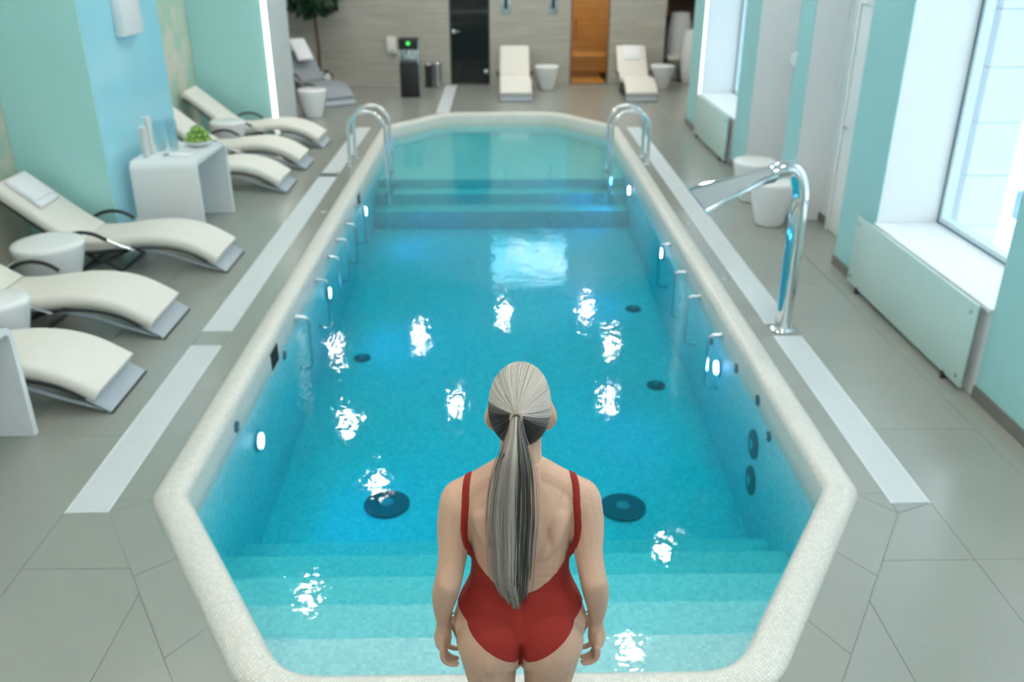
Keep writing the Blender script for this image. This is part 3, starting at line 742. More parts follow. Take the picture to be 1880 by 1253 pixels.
def towel(loc, rz, label, w=.34, l=.26):
    t = empty('folded_towel', loc, rz, label=label, cat='towel', group='folded white towels')
    i0, i1 = -.09, .20
    P = [(x + .02, z + .057) for x, z in BACK if i0 <= x <= i1]
    MB().sweep(P, w, .022, .01).build('lower_fold', 'towel_white', t); MB().sweep([(x, z + .021) for x, z in P[:-1]], w - .01, .018, .008).build('upper_fold', 'towel_white', t)
towel((-4.10, 7.50, .012), 0, 'folded white towel on the headrest of the lounger before the teal pillar')
towel((2.61, 17.86, .012), R(-90), 'folded white towel on the headrest of the lounger right of the sauna')
tw = MB().sweep(smoothpath([(.02, .66), (-.08, .76), (-.03, .84), (.04, .82), (.26, .62), (.36, .52)], 4), .30, .03, .012).build('draped_towel', 'towel_white'); tw.location = (-3.74, 17.2, .13); tw.rotation_euler.z = R(-55); tag(tw, 'white towel draped over the grey lounger in the corner', 'towel')

# ------------------------------------------------------------------ tapered white side tables
pouf0 = None
for loc, lab in (((-3.60, 6.74, 0), 'white tapered side table beside the lounger with the towel'), ((-3.40, 5.55, 0), 'white tapered side table at the left picture edge beside the nearest lounger'),
                 ((-3.62, 11.93, 0), 'white tapered side table between the two far niche loungers'), ((-3.03, 14.72, 0), 'white tapered side table beside the far left stone pillar'),
                 ((.96, 17.62, 0), 'white tapered side table between dark glass door and sauna'), ((3.21, 17.68, 0), 'white tapered side table beside the towelled end-wall lounger'),
                 ((2.76, 8.60, 0), 'white tapered side table on the right deck behind the chrome spout'), ((2.82, 9.50, 0), 'white tapered side table by the narrow teal pillar, rear of two')):
    if pouf0 is None:
        pouf0 = empty('side_table', loc, label=lab, cat='side table', group='white tapered side tables')
        MB().lathe([(.001, 0), (.125, 0), (.14, .012), (.165, .10), (.195, .22), (.222, .33), (.236, .395), (.238, .41)], n=36).build('body', 'white_gloss', pouf0)
        MB().lathe([(.001, .4105), (.238, .4105), (.239, .425), (.234, .440), (.222, .450), (.18, .456), (.001, .458)], n=36).build('table_top', 'white_gloss', pouf0)
    else: o = copy_tree(pouf0); o.location = loc; o['label'] = lab
    if loc[1] == 5.55: o.scale = (.86, .86, .95)
pouf0.scale = (1.14, 1.14, 1.0)

# ------------------------------------------------------------------ consoles
def console(loc, L, h, wd, label):
    c = empty('console_table', loc, label=label, cat='console table', group='white bent console tables'); th = .042; r_ = .09
    outer = [(0, 0)] + [(r_ - r_ * math.cos(R(a)), h - r_ + r_ * math.sin(R(a))) for a in range(0, 91, 15)] + [(L - r_ + r_ * math.sin(R(a)), h - r_ + r_ * math.cos(R(a))) for a in range(0, 91, 15)] + [(L, 0)]
    q = r_ - th
    inner = [(th, 0)] + [(r_ - q * math.cos(R(a)), h - r_ + q * math.sin(R(a))) for a in range(0, 91, 15)] + [(L - r_ + q * math.sin(R(a)), h - r_ + q * math.cos(R(a))) for a in range(0, 91, 15)] + [(L - th, 0)]
    n = len(outer); vs = []
    for x in (0, wd): vs += [(x, a, b) for a, b in outer] + [(x, a, b) for a, b in inner]
    fs = []
    for i in range(n - 1):
        fs += [(i, i + 1, n + i + 1, n + i), (2 * n + i, 3 * n + i, 3 * n + i + 1, 2 * n + i + 1), (i, 2 * n + i, 2 * n + i + 1, i + 1), (n + i, n + i + 1, 3 * n + i + 1, 3 * n + i)]
    fs += [(0, n, 3 * n, 2 * n), (n - 1, 3 * n - 1, 4 * n - 1, 2 * n - 1)]
    MB().add(vs, fs).build('bent_panel', 'white_gloss', c)
    for y in (.02, L - .02): MB().rbox(.03, .08, y - .018, y + .018, -.002, .004, .001, 1).build('glide', 'black_plastic', c)
    return c
console((-3.44, 8.15, 0), 1.0, .76, .62, 'white bent console table by the blue glass pillar with bottles and grapes')
console((-3.36, 3.50, 0), 1.0, .70, .65, 'white bent console table cut off at the left picture edge')
TZ = .7605
# drinking set on the console
def cup_stack(loc, h, label):
    g = empty('cup_stack', loc, label=label, cat='cups', group='stacks of white paper cups')
    n = max(3, int(h / .028))
    for k in range(n): MB().lathe([(.026, 0), (.036, h / n * .9), (.0375, h / n * .95), (.0365, h / n)], n=18, z=k * h / n).build('cup', 'paper', g)
cup_stack((-3.34, 8.36, TZ), .28, 'shorter stack of white paper cups on the console'); cup_stack((-3.34, 8.50, TZ), .35, 'taller stack of white paper cups on the console')
for i, (x, y) in enumerate(((-3.30, 8.64), (-3.18, 8.66), (-3.33, 8.77), (-3.22, 8.79), (-3.28, 8.90))):
    g = empty('drinking_glass', (x, y, TZ), label='tall clear tumbler in the group on the console', cat='glass', group='clear tumblers on the console')
    MB().lathe([(.001, .0), (.040, .0), (.050, .27), (.048, .27), (.038, .008), (.001, .008)], n=20).build('tumbler', 'tumbler_glass', g)
bowl = empty('fruit_bowl', (-3.00, 8.87, TZ), label='shallow white bowl under the grapes on the console', cat='bowl')
MB().lathe([(.001, 0), (.06, 0), (.10, .02), (.118, .045), (.114, .046), (.095, .026), (.055, .008), (.001, .008)], n=28).build('dish', 'white_gloss', bowl)
gr = empty('grape_bunch', (-3.00, 8.87, TZ + .012), label='heap of green grapes in the bowl on the console', cat='grapes')
pts_ = []
for layer, (rad, n, z) in enumerate(((.085, 13, .045), (.048, 8, .04), (.068, 10, .082), (.03, 4, .085), (.04, 6, .118), (.012, 2, .145))):
    for k in range(n): a = 2 * math.pi * k / n + layer * .4; pts_.append((rad * math.cos(a) + random.uniform(-.006, .006), rad * math.sin(a) + random.uniform(-.006, .006), z + random.uniform(-.006, .006)))
gr.scale = (1.22,) * 3; bowl.scale = (1.22,) * 3
g0 = None
for p in pts_:
    if g0 is None: g0 = MB().ball((0, 0, 0), .0215, 12, 8).build('grape', 'grape', gr); g0.location = p
    else: o = g0.copy(); COL.objects.link(o); o.location = p; o.rotation_euler = (random.random(), random.random(), 0)
MB().tube([(0, 0, .10), (.005, .004, .15), (.02, .0, .175)], .003, 6).build('stem', 'grape_stem', gr)
tr = empty('serving_tray', (-3.06, 8.42, TZ), label='small white tray with papers at the console front', cat='tray')
MB().rbox(-.11, .11, -.07, .07, 0, .008, .003).build('plate', 'paper', tr); MB().rbox(-.09, .02, -.05, .05, .0085, .013, .002).build('card', 'towel_white', tr); MB().tube([(-.13, -.04, .012), (-.09, .0, .012)], .006, 8).build('pen', 'black_plastic', tr)
dv = empty('wall_dispenser', (-3.54, 8.86, 2.06), label='white dispenser mounted on the blue glass pillar', cat='dispenser')
MB().rbox(0, .09, -.235, .235, -.24, .24, .012).build('casing', 'white_gloss', dv); MB().rbox(.0905, .094, -.18, .18, .10, .20, .002, 1).build('window', 'steel', dv)

# ------------------------------------------------------------------ far end things
wc = empty('water_cooler', (-1.62, 16.85, 0), label='black and silver water cooler with a green light at the end wall', cat='water cooler')
MB().rbox(-.175, .175, -.17, .17, .0, .60, .012).build('lower_cabinet', 'black_plastic', wc); MB().rbox(-.17, .17, -.02, .17, .60, .85, .006).build('niche_back', 'steel', wc)
MB().rbox(-.175, .175, -.17, .17, .85, 1.03, .012).build('head', 'black_plastic', wc)
for x in (-.165, .165): MB().rbox(x - .014, x + .014, -.17, .02, .60, .85, .004).build('side_trim', 'steel', wc)
for x in (-.06, .06): MB().tube([(x, -.08, .85), (x, -.08, .79), (x, -.10, .77)], .014, 8).build('tap', 'chrome', wc)
MB().tube([(0, -.171, .955), (0, -.176, .955)], .032, 16).build('power_light', 'green_led', wc)
MB().rbox(.178, .20, -.16, .17, .02, 1.0, .004).build('side_panel', 'steel', wc)
cd = empty('cup_dispenser', (-2.10, 18.3, .77), label='white box on the stone wall left of the water cooler', cat='dispenser')
MB().rbox(-.09, .09, -.09, 0, -.155, .155, .01).build('casing', 'paper', cd); MB().rbox(-.05, .05, -.095, -.0905, -.12, -.10, .002, 1).build('slot', 'steel', cd)
for x, mt, lab in ((-1.36, 'dark_metal', 'dark metal waste bin beside the water cooler'), (-1.19, 'steel', 'steel waste bin near the dark glass door')):
    g = empty('waste_bin', (x, 17.95, 0), label=lab, cat='waste bin')
    MB().lathe([(.001, .006), (.075, .006), (.078, .43), (.072, .435), (.07, .02), (.001, .02)], n=24).build('body', mt, g); MB().lathe([(.08, .425), (.084, .44), (.078, .455), (.072, .44)], n=24, closed=True).build('rim', 'steel', g); MB().lathe([(.001, 0), (.08, 0), (.08, .012), (.001, .012)], n=24).build('foot_ring', 'black_plastic', g)
for x, lab in ((.17, 'metal wall hook bracket above the end-wall lounger by the glass door'), (1.10, 'metal wall hook bracket left of the sauna door')):
    g = empty('wall_bracket', (x, 18.3, 1.52), label=lab, cat='wall bracket')
    MB().rbox(-.09, .09, -.02, 0, -.18, .18, .006).build('plate', 'steel', g); MB().rbox(-.035, .035, -.06, -.0205, -.08, .22, .006).build('stem', 'dark_metal', g); MB().tube([(0, -.06, -.05), (0, -.11, -.08), (0, -.12, -.02)], .012, 8).build('hook', 'dark_metal', g)
# potted trees
def leafy(name, loc, trunk_h, zc, rad, label, n=520, drop=.5, seed=1):
    rr = random.Random(seed); t = empty(name, loc, label=label, cat='plant')
    MB().lathe([(.001, 0), (.17, 0), (.22, .34), (.21, .35), (.20, .33), (.001, .33)], n=24).build('pot', 'white_gloss', t); MB().lathe([(.001, .331), (.198, .331), (.19, .345), (.001, .35)], n=18).build('soil', 'soil', t)
    MB().tube([(0, 0, .3), (.02, .01, trunk_h * .5), (-.02, .02, trunk_h)], [.04, .034, .026], 8).build('trunk', 'bark', t)
    for k in range(7):
        a = k * .9; MB().tube([(-.02, .02, trunk_h - .05), (.5 * rad * math.cos(a), .5 * rad * math.sin(a), zc), (.9 * rad * math.cos(a), .9 * rad * math.sin(a), zc + .1 * math.sin(3 * a))], [.018, .012, .005], 6).build('branch', 'bark', t)
    f = MB()
    for k in range(n):
        u = rr.random() ** .5 * rad; a = rr.random() * 6.283; z = zc + rr.uniform(-drop, .9) * (1 - .5 * u / rad); c = Vector((u * math.cos(a), u * math.sin(a), z))
        d = Vector((math.cos(a) * .5, math.sin(a) * .5, -1.0 + rr.uniform(-.3, .6))).normalized(); sd = d.cross(Vector((rr.uniform(-1, 1), rr.uniform(-1, 1), .3))).normalized(); Lf = rr.uniform(.13, .22); wd = Lf * .3
        f.add([c, c + d * Lf * .45 + sd * wd, c + d * Lf, c + d * Lf * .45 - sd * wd], [(0, 1, 2, 3)])
    f.build('foliage', 'leaf_dark', t, None)['kind'] = 'stuff'
leafy('potted_tree', (-3.46, 17.74, 0), 1.5, 1.78, .40, 'dark leafy potted tree in the left corner by the stone wall', 1500, .42, 3)
for loc, s, lab in (((3.78, 19.1, 0), 1.30, 'tall white floor vase, the taller one at the back'), ((3.92, 18.45, 0), 1.02, 'white floor vase in front of the taller one on the right')):
    g = empty('floor_vase', loc, label=lab, cat='vase', group='white floor vases')
    MB().lathe([(.001, 0), (.13 * s, 0), (.15 * s, .02 * s), (.20 * s, .28 * s), (.215 * s, .5 * s), (.19 * s, .8 * s), (.145 * s, 1.0 * s), (.135 * s, 1.0 * s), (.17 * s, .78 * s), (.001, .7 * s)], n=32).build('body', 'white_gloss', g)
    MB().lathe([(.146 * s, .99 * s), (.15 * s, 1.0 * s), (.146 * s, 1.012 * s), (.134 * s, 1.005 * s)], n=32, closed=True).build('rim', 'white_gloss', g)
leafy('potted_tree', (4.25, 19.35, 0), 1.5, 1.85, .45, 'dark leafy potted tree in the right corner behind the vases', 1100, .30, 5)
st = empty('stool', (3.62, 18.75, 0), label='small white topped stool beside the floor vases', cat='stool')
MB().rbox(-.16, .16, -.16, .16, .40, .52, .04, 3).build('seat', 'cushion', st)
for a in (-.12, .12):
    for b in (-.12, .12): MB().tube([(a, b, .41), (a * 1.1, b * 1.1, 0)], .013, 8).build('leg', 'dark_metal', st)
lsp = empty('floor_speaker', (3.49, 19.25, 0), label='narrow black upright cabinet behind the stool in the right corner', cat='speaker')
MB().rbox(-.08, .08, -.10, .10, .03, 1.22, .012).build('cabinet', 'black_plastic', lsp); MB().rbox(-.10, .10, -.12, .12, 0, .03, .006).build('plinth', 'dark_metal', lsp); MB().rbox(-.07, .07, -.106, -.1005, .30, 1.18, .003, 1).build('grille', 'dark_metal', lsp)

# ------------------------------------------------------------------ outside the windows
struct('ground_snow', MB().box(3.6, 40, -12, 32, -.6, -.35), 'snow')
bd = empty('building', (13.0, 9.0, -.35), label='pale building across the snowy yard outside the windows', cat='building')
MB().box(0, 3, -12, 16, 0, 9).build('wall', 'facade_stone', bd, None)
for k in range(8):
    for z in (1.2, 4.4):
        wv = MB().box(-.04, .0, -11 + k * 3.2, -9.6 + k * 3.2, z, z + 1.9).build('window', 'ac_box', bd, None); MB().box(-.07, -.041, -10.35 + k * 3.2, -10.25 + k * 3.2, z, z + 1.9).build('mullion', 'frame_pale', wv, None)
for y, lab in ((7.05, 'pale stone block pilaster just outside the near window'), (13.7, 'pale stone block pilaster outside the far window')):
    pl = empty('pilaster', (3.95, y, -.35), label=lab, cat='pilaster', group='outside stone pilasters')
    for k in range(12): MB().rbox(-.18, .18, -.14, .14, k * .42, k * .42 + .417, .006, 1).build('block', 'facade_stone', pl, None)
ac = empty('wall_lantern', (4.6, 7.25, .55), label='bluish square wall unit seen outside through the near window', cat='outdoor unit'); MB().rbox(-.12, .12, -.1, .1, -.12, .12, .01).build('casing', 'ac_box', ac); MB().rbox(.121, .26, -.05, .05, -.05, .03, .008).build('arm', 'ac_box', ac); MB().tube([(0, 0, -.9), (0, 0, -.12)], .035, 8).build('post', 'ac_box', ac)
def shrub(loc, h, seed, label):
    rr = random.Random(seed); s = empty('bare_shrub', loc, label=label, cat='shrub', group='bare shrubs outside')
    for k in range(13):
        a = rr.random() * 6.28; q = rr.uniform(.2, .6); p = [(0, 0, 0), (q * .3 * math.cos(a), q * .3 * math.sin(a), h * .4), (q * math.cos(a), q * math.sin(a), h * rr.uniform(.7, 1))]
        MB().tube(smoothpath(p, 3), .012, 5).build('twig', 'shrub_bark', s)
shrub((5.2, 6.0, -.35), 2.0, 1, 'bare twiggy shrub close outside the near window'); shrub((6.4, 7.6, -.35), 2.6, 2, 'bare twiggy shrub farther off outside the near window'); shrub((5.6, 13.2, -.35), 2.2, 3, 'bare twiggy shrub outside the far window')

# ------------------------------------------------------------------ the woman
PX, PY = .053, 1.92
def loft(mb, secs, n=24):
    """secs: (x,y,z,rx,ryback,ryfront) horizontal sections"""
    vs = []; fs = []
    for x, y, z, rx, rb, rf in secs:
        for k in range(n):
            a = 2 * math.pi * k / n; c, s = math.cos(a), math.sin(a)
            vs.append((x + rx * math.copysign(abs(c) ** .9, c), y + (rf if s > 0 else rb) * math.copysign(abs(s) ** .9, s), z))
    m_ = len(secs)
    for i in range(m_ - 1):
        for k in range(n): fs.append((i * n + k, i * n + (k + 1) % n, (i + 1) * n + (k + 1) % n, (i + 1) * n + k))
    fs += [tuple(range(n))[::-1], tuple(range((m_ - 1) * n, m_ * n))]; mb.add(vs, fs)
def interp(secs, n=5):
    A = smoothpath(secs, n); return A
def limb(mb, pts, n=5):
    """pts (x,y,z,r)"""
    A = smoothpath(pts, n); mb.tube([p[:3] for p in A], [max(.003, p[3]) for p in A], 14)
    for e in (A[0], A[-1]): mb.ball(e[:3], e[3] * .99, 14, 10)
def sq(z):
    t = min(1, max(0, (z - .85) / .5)); return z - .035 * t * t * (3 - 2 * t)
body = MB()
loft(body, interp([(0, -.005, .775, .130, .085, .070), (0, -.010, .83, .172, .100, .085), (0, -.010, .895, .186, .100, .088), (0, -.005, .965, .170, .088, .088), (0, 0, 1.05, .137, .074, .085),
                   (0, 0, 1.13, .131, .080, .088), (0, 0, 1.21, .138, .092, .102), (0, 0, 1.28, .147, .095, .104), (0, -.002, 1.335, .152, .085, .080), (0, -.006, 1.378, .128, .068, .058), (0, -.006, 1.415, .078, .057, .048), (0, -.002, 1.45, .057, .054, .050)]))
for s in (-1, 1):
    body.ball((s * .080, -.062, .862), (.094, .080, .108), 22, 16)                       # buttock
    limb(body, [(s * .055, -.070, 1.19, .020), (s * .080, -.066, 1.25, .030), (s * .095, -.055, 1.31, .032)])            # shoulder blade
    body.ball((s * .070, .072, 1.205), (.062, .055, .062), 18, 12)                       # chest
    limb(body, [(s * .05, -.01, 1.410, .042), (s * .11, -.008, 1.372, .040), (s * .160, -.006, 1.336, .046)])      # trapezius
    limb(body, [(s * .158, -.005, 1.325, .054), (s * .174, -.018, 1.25, .048), (s * .180, -.045, 1.17, .0385), (s * .191, -.072, 1.105, .0365)])
    limb(body, [(s * .192, -.074, 1.10, .0365), (s * .203, -.054, 1.035, .0365), (s * .213, -.022, .945, .0280), (s * .215, -.002, .875, .0200)])
    body.ball((s * .190, -.093, 1.095), (.021, .017, .027), 12, 8)                       # elbow point
    limb(body, [(s * .090, -.012, .82, .092), (s * .084, -.008, .70, .074), (s * .076, .004, .56, .060), (s * .072, .012, .46, .052), (s * .072, .002, .36, .050), (s * .072, -.016, .28, .046), (s * .070, -.010, .16, .034), (s * .068, -.004, .075, .031)])
    limb(body, [(s * .068, -.03, .03, .028), (s * .070, .03, .045, .034), (s * .076, .10, .028, .036), (s * .080, .165, .018, .022)])
    # hand: palm, curled fingers, thumb
    limb(body, [(s * 0.215, -.002, .88, .0205), (s * 0.217, .002, .845, .023), (s * 0.220, .006, .815, .026), (s * 0.220, .008, .790, .023)])
    body.ball((s * 0.220, .008, .815), (.017, .041, .044), 14, 10)
    for k, (fy, ln) in enumerate(((.044, .95), (.019, 1.08), (-.006, 1.0), (-.030, .80))):
        z0 = .786 + (.005 if k in (0, 3) else 0)
        limb(body, [(s * .219, fy, z0 + .010, .0098), (s * .219, fy + .003, z0 - .026 * ln, .0094), (s * .212, fy + .006, z0 - .050 * ln, .0090), (s * .196, fy + .008, z0 - .064 * ln, .0084), (s * .182, fy + .007, z0 - .066 * ln, .0074)], 4)
    limb(body, [(s * .212, .036, .845, .0145), (s * .198, .056, .820, .0125), (s * .186, .062, .790, .0108), (s * .180, .060, .765, .0088)], 4)
# neck and head
limb(body, [(0, -.004, 1.42, .058), (0, .004, 1.47, .0535), (0, .016, 1.53, .054)])
HC = Vector((0, .028, 1.585)); HR = (.0765, .094, .108)
body.ball(HC, HR, 28, 20); HC = Vector((HC.x, HC.y, sq(HC.z)))
loft(body, interp([(0, .060, 1.465, .022, .03, .035), (0, .058, 1.487, .042, .05, .052), (0, .050, 1.52, .055, .06, .066), (0, .045, 1.56, .062, .07, .072), (0, .04, 1.60, .064, .07, .076)]))
body.ball((0, .122, 1.545), (.014, .020, .018), 10, 8); limb(body, [(0, .112, 1.585, .009), (0, .120, 1.555, .012)], 3)
body.ball((0, .112, 1.512), (.022, .010, .008), 12, 8)
for s in (-1, 1):
    limb(body, [(s * .070, .026, 1.525, .009), (s * .079, .018, 1.540, .0085), (s * .083, .012, 1.560, .0095), (s * .081, .016, 1.578, .008), (s * .072, .026, 1.595, .008)], 4)
    body.ball((s * .030, .104, 1.572), (.017, .012, .012), 10, 8)
body.v = [(x, y, sq(z)) for x, y, z in body.v]
me = body.mesh('person'); tmp = bpy.data.objects.new('person_tmp', me); COL.objects.link(tmp)
md = tmp.modifiers.new('r', 'REMESH'); md.mode = 'VOXEL'; md.voxel_size = .0036; md.use_smooth_shade = True
ms = tmp.modifiers.new('s', 'SMOOTH'); ms.factor = .5; ms.iterations = 5
dg = bpy.context.evaluated_depsgraph_get(); me2 = bpy.data.meshes.new_from_object(tmp.evaluated_get(dg)); bpy.data.objects.remove(tmp)
co = np.empty(len(me2.vertices) * 3); me2.vertices.foreach_get('co', co); co = co.reshape(-1, 3); x_, y_, z_ = co[:, 0].copy(), co[:, 1].copy(), co[:, 2].copy()
def win(z, a, b, w_): return np.clip((z - a) / w_, 0, 1) * np.clip((b - z) / w_, 0, 1)
bk = np.clip(-y_ / .03, 0, 1)
co[:, 1] += bk * .010 * np.exp(-(x_ / .013) ** 2) * win(z_, .93, 1.36, .08)                # spine furrow
co[:, 1] += bk * .024 * np.exp(-(x_ / .010) ** 2) * win(z_, .74, .90, .05)                  # cleft
for sg in (-1, 1):
    t_ = (z_ - 1.14) / .17; co[:, 1] += bk * .006 * np.exp(-((sg * x_ - (.045 + .05 * (1 - t_))) / .012) ** 2) * win(z_, 1.13, 1.30, .06)      # shoulder blade edge
    for k in range(4): co[:, 1] += bk * .0016 * np.exp(-((z_ - (1.03 + .026 * k) + .25 * (sg * x_ - .08)) / .006) ** 2) * win(sg * x_, .03, .13, .03)  # skin folds at the waist
me2.vertices.foreach_set('co', co.ravel()); me2.update()
me2.name = 'person'; me2.materials.clear(); me2.materials.append(M['skin']); shade(me2, 180)
person = put('person', me2, None, (PX, PY, 0))
tag(person, 'woman with a long grey ponytail in a red swimsuit, seen from behind at the pool', 'person')

# swimsuit cut from the body surface
nv = len(me2.vertices); co = np.empty(nv * 3); me2.vertices.foreach_get('co', co); co = co.reshape(-1, 3); no = np.empty(nv * 3); me2.vertices.foreach_get('normal', no); no = no.reshape(-1, 3)
me2.calc_loop_triangles(); tri = np.empty(len(me2.loop_triangles) * 3, int); me2.loop_triangles.foreach_get('vertices', tri); tri = tri.reshape(-1, 3)
X, Y, Z = co[:, 0], co[:, 1], co[:, 2]; ax = np.abs(X)
wgt = np.clip((Y + .03) / .06, 0, 1); wgt = wgt * wgt * (3 - 2 * wgt)
zb = 1.035 + 6.2 * X ** 2; zf = 1.25 - .6 * np.clip(ax - .09, 0, 1)
s_up = ((1 - wgt) * np.minimum(zb, 1.185) + wgt * zf) - Z
zl = .828 + .76 * ax
s_lo = np.maximum(Z - zl, np.minimum(np.where(Y < -.045, .006, .026) - ax, Z - .790))
arm_axis = [np.array((p[0], p[1], sq(p[2]))) for p in ((.174, -.018, 1.25), (.180, -.045, 1.17), (.192, -.074, 1.10), (.203, -.054, 1.035), (.213, -.022, .945), (.215, -.002, .875), (.220, .008, .72))]
da = np.full(nv, 9.)
Q = np.stack([ax, Y, Z], 1)
for a, b in zip(arm_axis[:-1], arm_axis[1:]):
    d = b - a; t = np.clip(((Q - a) @ d) / (d @ d), 0, 1); da = np.minimum(da, np.linalg.norm(Q - a - t[:, None] * d, axis=1))
rxz = np.interp(Z, (.77, .83, .89, .955, 1.035), (.130, .172, .186, .170, .140)) + .007
s_t = np.where(Z > 1.03, da - .050, (1 - (ax / rxz) ** 2 * np.where(Y > -.09, 1, .8)) * .1)
s = np.minimum(np.minimum(s_up, s_lo), s_t)
s = np.where((Z > .7) & (Z < 1.32), s, -1.)
OFFN = .0028
vmap = {}; vs = []; fs = []
P_ = co + no * OFFN; B_ = co - no * .001
def vid(i):
    k = ('v', i)
    if k not in vmap: vmap[k] = len(vs); vs.append(tuple(P_[i]))
    return vmap[k]
bedge = {}
def eid(i, j):
    k = ('e', min(i, j), max(i, j))
    if k not in vmap:
        a, b = k[1], k[2]; t = s[a] / (s[a] - s[b]); vmap[k] = len(vs); vs.append(tuple(P_[a] + t * (P_[b] - P_[a]))); bedge[vmap[k]] = tuple(B_[a] + t * (B_[b] - B_[a]))
    return vmap[k]
rim = []
for a, b, c in tri[(s[tri] > 0).any(1)]:
    ins = [s[a] > 0, s[b] > 0, s[c] > 0]
    if all(ins): fs.append((vid(a), vid(b), vid(c))); continue
    poly = []; cut = []
    for i, j in ((a, b), (b, c), (c, a)):
        if s[i] > 0: poly.append(vid(i))
        if (s[i] > 0) != (s[j] > 0): e = eid(i, j); poly.append(e); cut.append(e)
    fs.append(tuple(poly)); 
    if len(cut) == 2: rim.append(tuple(cut))
low = {}
for e, p in bedge.items(): low[e] = len(vs); vs.append(p)
for a, b in rim: fs.append((a, b, low[b], low[a]))
sm = bpy.data.meshes.new('swimsuit'); sm.from_pydata(vs, [], [tuple(int(i) for i in f) for f in fs]); sm.materials.append(M['swimsuit']); shade(sm, 60)
suit = put('swimsuit', sm, person); suit['label'] = 'brick red low-backed swimsuit'
# straps hug the surface
bvh = BVHTree.FromPolygons([tuple(p) for p in co], [tuple(int(i) for i in t) for t in tri])
def ray(o, d): h = bvh.ray_cast(Vector(o), Vector(d)); return (h[0], h[1])
def ribbon(hits, wd, name):
    P = [Vector(p) for p in smoothpath([tuple(h[0] + h[1] * .0015) for h in hits], 5)]; N = [Vector(p).normalized() for p in smoothpath([tuple(h[1]) for h in hits], 5)]
    mb = MB(); m_ = len(P)
    for i, p in enumerate(P):
        t = (P[min(i + 1, m_ - 1)] - P[max(i - 1, 0)]).normalized(); nn = (N[i] - t * N[i].dot(t)).normalized(); sd = t.cross(nn)
        for u, h in ((-1, .0005), (-.8, .003), (-.06, .0034), (0, .0024), (.06, .0034), (.8, .003), (1, .0005), (.8, -.004), (-.8, -.004)): mb.v.append(tuple(p + sd * (u * wd / 2) + nn * h))
    for i in range(m_ - 1):
        for k in range(9): mb.f.append((i * 9 + k, i * 9 + (k + 1) % 9, (i + 1) * 9 + (k + 1) % 9, (i + 1) * 9 + k))
    mb.f += [tuple(range(9))[::-1], tuple(range((m_ - 1) * 9, m_ * 9))]
    return mb.build(name, 'swimsuit', suit, 50)
for sg in (-1, 1):
    hits = [ray((sg * x, -1, z), (0, 1, 0)) for x, z in ((.126, 1.115), (.136, 1.150), (.144, 1.19), (.148, 1.235), (.146, 1.275))]
    hits += [ray((sg * x, y, 2), (0, 0, -1)) for x, y in ((.140, -.035), (.135, -.005), (.130, .03))]
    hits += [ray((sg * x, 1, z), (0, -1, 0)) for x, z in ((.122, 1.26), (.112, 1.20), (.10, 1.15))]
    ribbon([h for h in hits if h[0] is not None], .020, 'strap')

# hair: cap, combed strands to the tie, and the ponytail
TD = Vector((-.012, -.090, .030)); TD = Vector((TD.x / HR[0], TD.y / HR[1], TD.z / HR[2])).normalized()
e1 = (Vector((0, 0, 1)) - TD * TD.z).normalized(); e2 = TD.cross(e1)
def hairline(phi):  # angle from the tie to the hairline; phi 0 = up over the crown, pi = down to the nape
    c = math.cos(phi); up = 2.05; side = 1.36; dn = 1.02
    return side + (up - side) * c ** 2 if c > 0 else side + (dn - side) * c ** 2
def skull(phi, th, lift):
    d = TD * math.cos(th) + (e1 * math.cos(phi) + e2 * math.sin(phi)) * math.sin(th)
    p = Vector((d.x * HR[0], d.y * HR[1], d.z * HR[2])); nrm = Vector((d.x / HR[0], d.y / HR[1], d.z / HR[2])).normalized()
    return HC + p + nrm * lift
def hcol(phi, k):
    c = math.cos(phi + .12); r0 = random.random()
    if c < -.22: v = .014 + .035 * r0 ** 2 if r0 < .9 else .10
    elif c < .02: v = .05 + .25 * r0 * (c + .30) / .3
    else: v = .46 + .16 * r0 if r0 > .07 else .22
    if .40 < math.sin(phi) < .78 and c > .3 and r0 < .45: v *= .45
    return (v * 1.05, v, v * .91, 1)
def strands(lines, rad, name, parent, sides=3):
    vs = []; fs = []; cols = []
    for pts, col, r_ in lines:
        m_ = len(pts); o = len(vs)
        for i, p in enumerate(pts):
            t = (pts[min(i + 1, m_ - 1)] - pts[max(i - 1, 0)]).normalized(); u = t.cross(Vector((.3, .2, .93))).normalized(); w_ = t.cross(u); q = r_ * (1 if i < m_ - 1 else .2)
            for k in range(sides): a = 2 * math.pi * k / sides; vs.append(p + u * (q * math.cos(a)) + w_ * (q * math.sin(a))); cols.append(col)
        for i in range(m_ - 1):
            for k in range(sides): fs.append((o + i * sides + k, o + i * sides + (k + 1) % sides, o + (i + 1) * sides + (k + 1) % sides, o + (i + 1) * sides + k))
    me = bpy.data.meshes.new(name); me.from_pydata([tuple(v) for v in vs], [], fs); at = me.color_attributes.new('strand', 'FLOAT_COLOR', 'POINT'); at.data.foreach_set('color', [x for c in cols for x in c]); me.materials.append(M['hair']); shade(me, 180); return put(name, me, parent)
capv, capf, capc = [], [], []; NP, NT_ = 72, 18
for i in range(NP):
    phi = 2 * math.pi * i / NP; hl = hairline(phi)
    for j in range(NT_ + 1):
        t = j / NT_; th = .02 + (hl - .02) * t; lift = .0065 * (1 - t ** 6) + .004 * math.exp(-(th / .25) ** 2); capv.append(tuple(skull(phi, th, lift))); capc.append(hcol(phi, j) if j == 0 else capc[-1])
for i in range(NP):
    for j in range(NT_): a, b = i * (NT_ + 1) + j, ((i + 1) % NP) * (NT_ + 1) + j; capf.append((a, b, b + 1, a + 1))
cm = bpy.data.meshes.new('hair_cap'); cm.from_pydata(capv, [], capf); at = cm.color_attributes.new('strand', 'FLOAT_COLOR', 'POINT'); at.data.foreach_set('color', [x for c in capc for x in c]); cm.materials.append(M['hair']); shade(cm, 180)
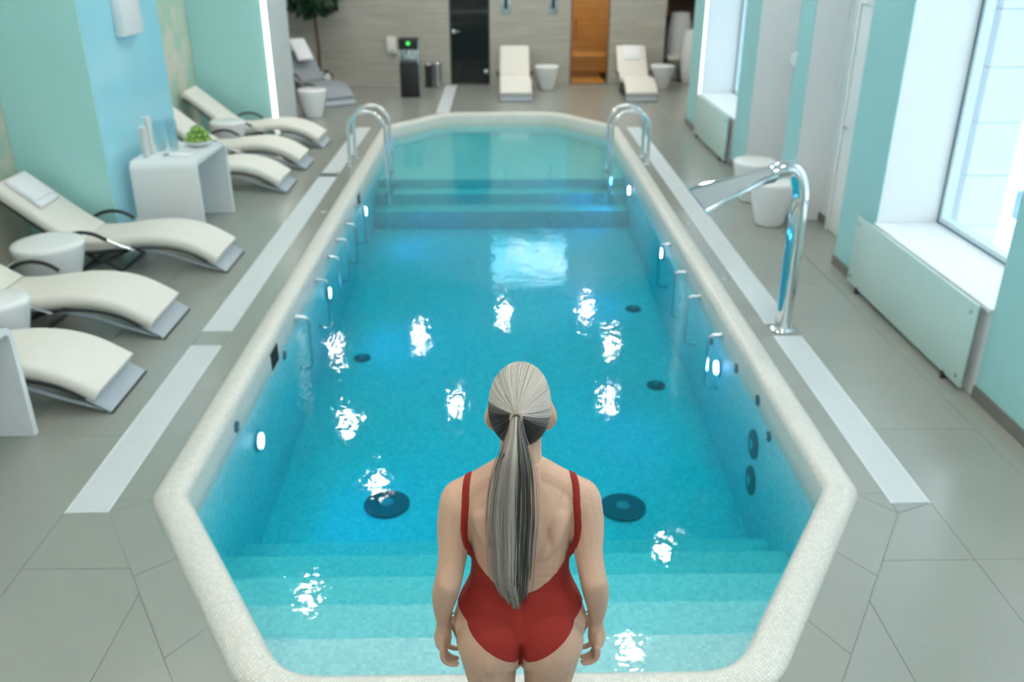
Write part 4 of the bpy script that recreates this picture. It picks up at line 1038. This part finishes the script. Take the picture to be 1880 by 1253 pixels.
hair = put('hair', cm, person); hair['label'] = 'silver and dark grey hair pulled back'
lines = []
for k in range(2600):
    phi = random.random() * 2 * math.pi; hl = hairline(phi) * random.uniform(.97, 1.0); lf = random.uniform(.0055, .0085); wob = random.uniform(-.05, .05); col = hcol(phi, 0); n = 13; pts = []
    for i in range(n):
        t = i / (n - 1); th = hl + (.06 - hl) * t; pts.append(skull(phi + wob * math.sin(t * 3.1), th, lf * min(1, .35 + t * 6) + .006 * math.exp(-(th / .22) ** 2)))
    lines.append((pts, col, random.uniform(.0005, .0010)))
strands(lines, .0008, 'combed_strands', hair)['kind'] = 'stuff'
TP = skull(0, .0, .012)
PT = [(TP.z, TP.y - .004, TP.x, .010, .010), (1.585, -.100, -.016, .016, .016), (1.55, -.118, -.019, .028, .022), (1.50, -.124, -.022, .041, .025), (1.43, -.124, -.026, .049, .025), (1.35, -.126, -.028, .052, .024), (1.27, -.124, -.028, .048, .022), (1.18, -.112, -.028, .046, .020), (1.11, -.100, -.025, .041, .018), (1.06, -.096, -.018, .032, .014), (1.01, -.098, -.010, .020, .010)]
PT = [PT[0]] + [(sq(p[0]),) + p[1:] for p in PT[1:]]; PT = [tuple(p) for p in smoothpath(PT, 3)]
lines = []
for k in range(1500):
    rr_ = random.random() ** .5; a = random.random() * 2 * math.pi; u, v = rr_ * math.cos(a), rr_ * math.sin(a); end = int(len(PT) * (random.uniform(.74, 1.0) if random.random() < .8 else 1.0) * (1 - .10 * abs(u))); ph = random.random() * 6; amp = random.uniform(0, .009); pts = []
    spread = 1.0 if random.random() > .07 else random.uniform(1.1, 1.45)
    for i in range(0, end):
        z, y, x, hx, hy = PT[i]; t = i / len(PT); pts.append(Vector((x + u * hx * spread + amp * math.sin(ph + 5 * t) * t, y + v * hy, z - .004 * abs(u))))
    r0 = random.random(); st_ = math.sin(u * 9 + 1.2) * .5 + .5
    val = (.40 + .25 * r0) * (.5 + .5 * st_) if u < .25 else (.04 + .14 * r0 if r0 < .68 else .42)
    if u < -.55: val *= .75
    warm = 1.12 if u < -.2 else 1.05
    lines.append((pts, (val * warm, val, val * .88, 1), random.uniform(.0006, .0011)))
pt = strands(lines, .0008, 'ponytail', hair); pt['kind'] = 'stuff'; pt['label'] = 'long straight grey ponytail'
mbt = MB(); ringc = Vector((TP.x, TP.y - .006, TP.z - .004))
tie = [(ringc.x + .0125 * math.cos(a), ringc.y - .004 + .004 * math.sin(a), ringc.z + .0115 * math.sin(a)) for a in [2 * math.pi * i / 20 for i in range(21)]]
mbt.tube(tie, .0042, 8, False); tm = mbt.mesh('hair_tie', 60); tm.materials.append(M['hair']); at = tm.color_attributes.new('strand', 'FLOAT_COLOR', 'POINT'); at.data.foreach_set('color', [.30, .26, .19, 1] * len(tm.vertices)); put('hair_tie', tm, hair)
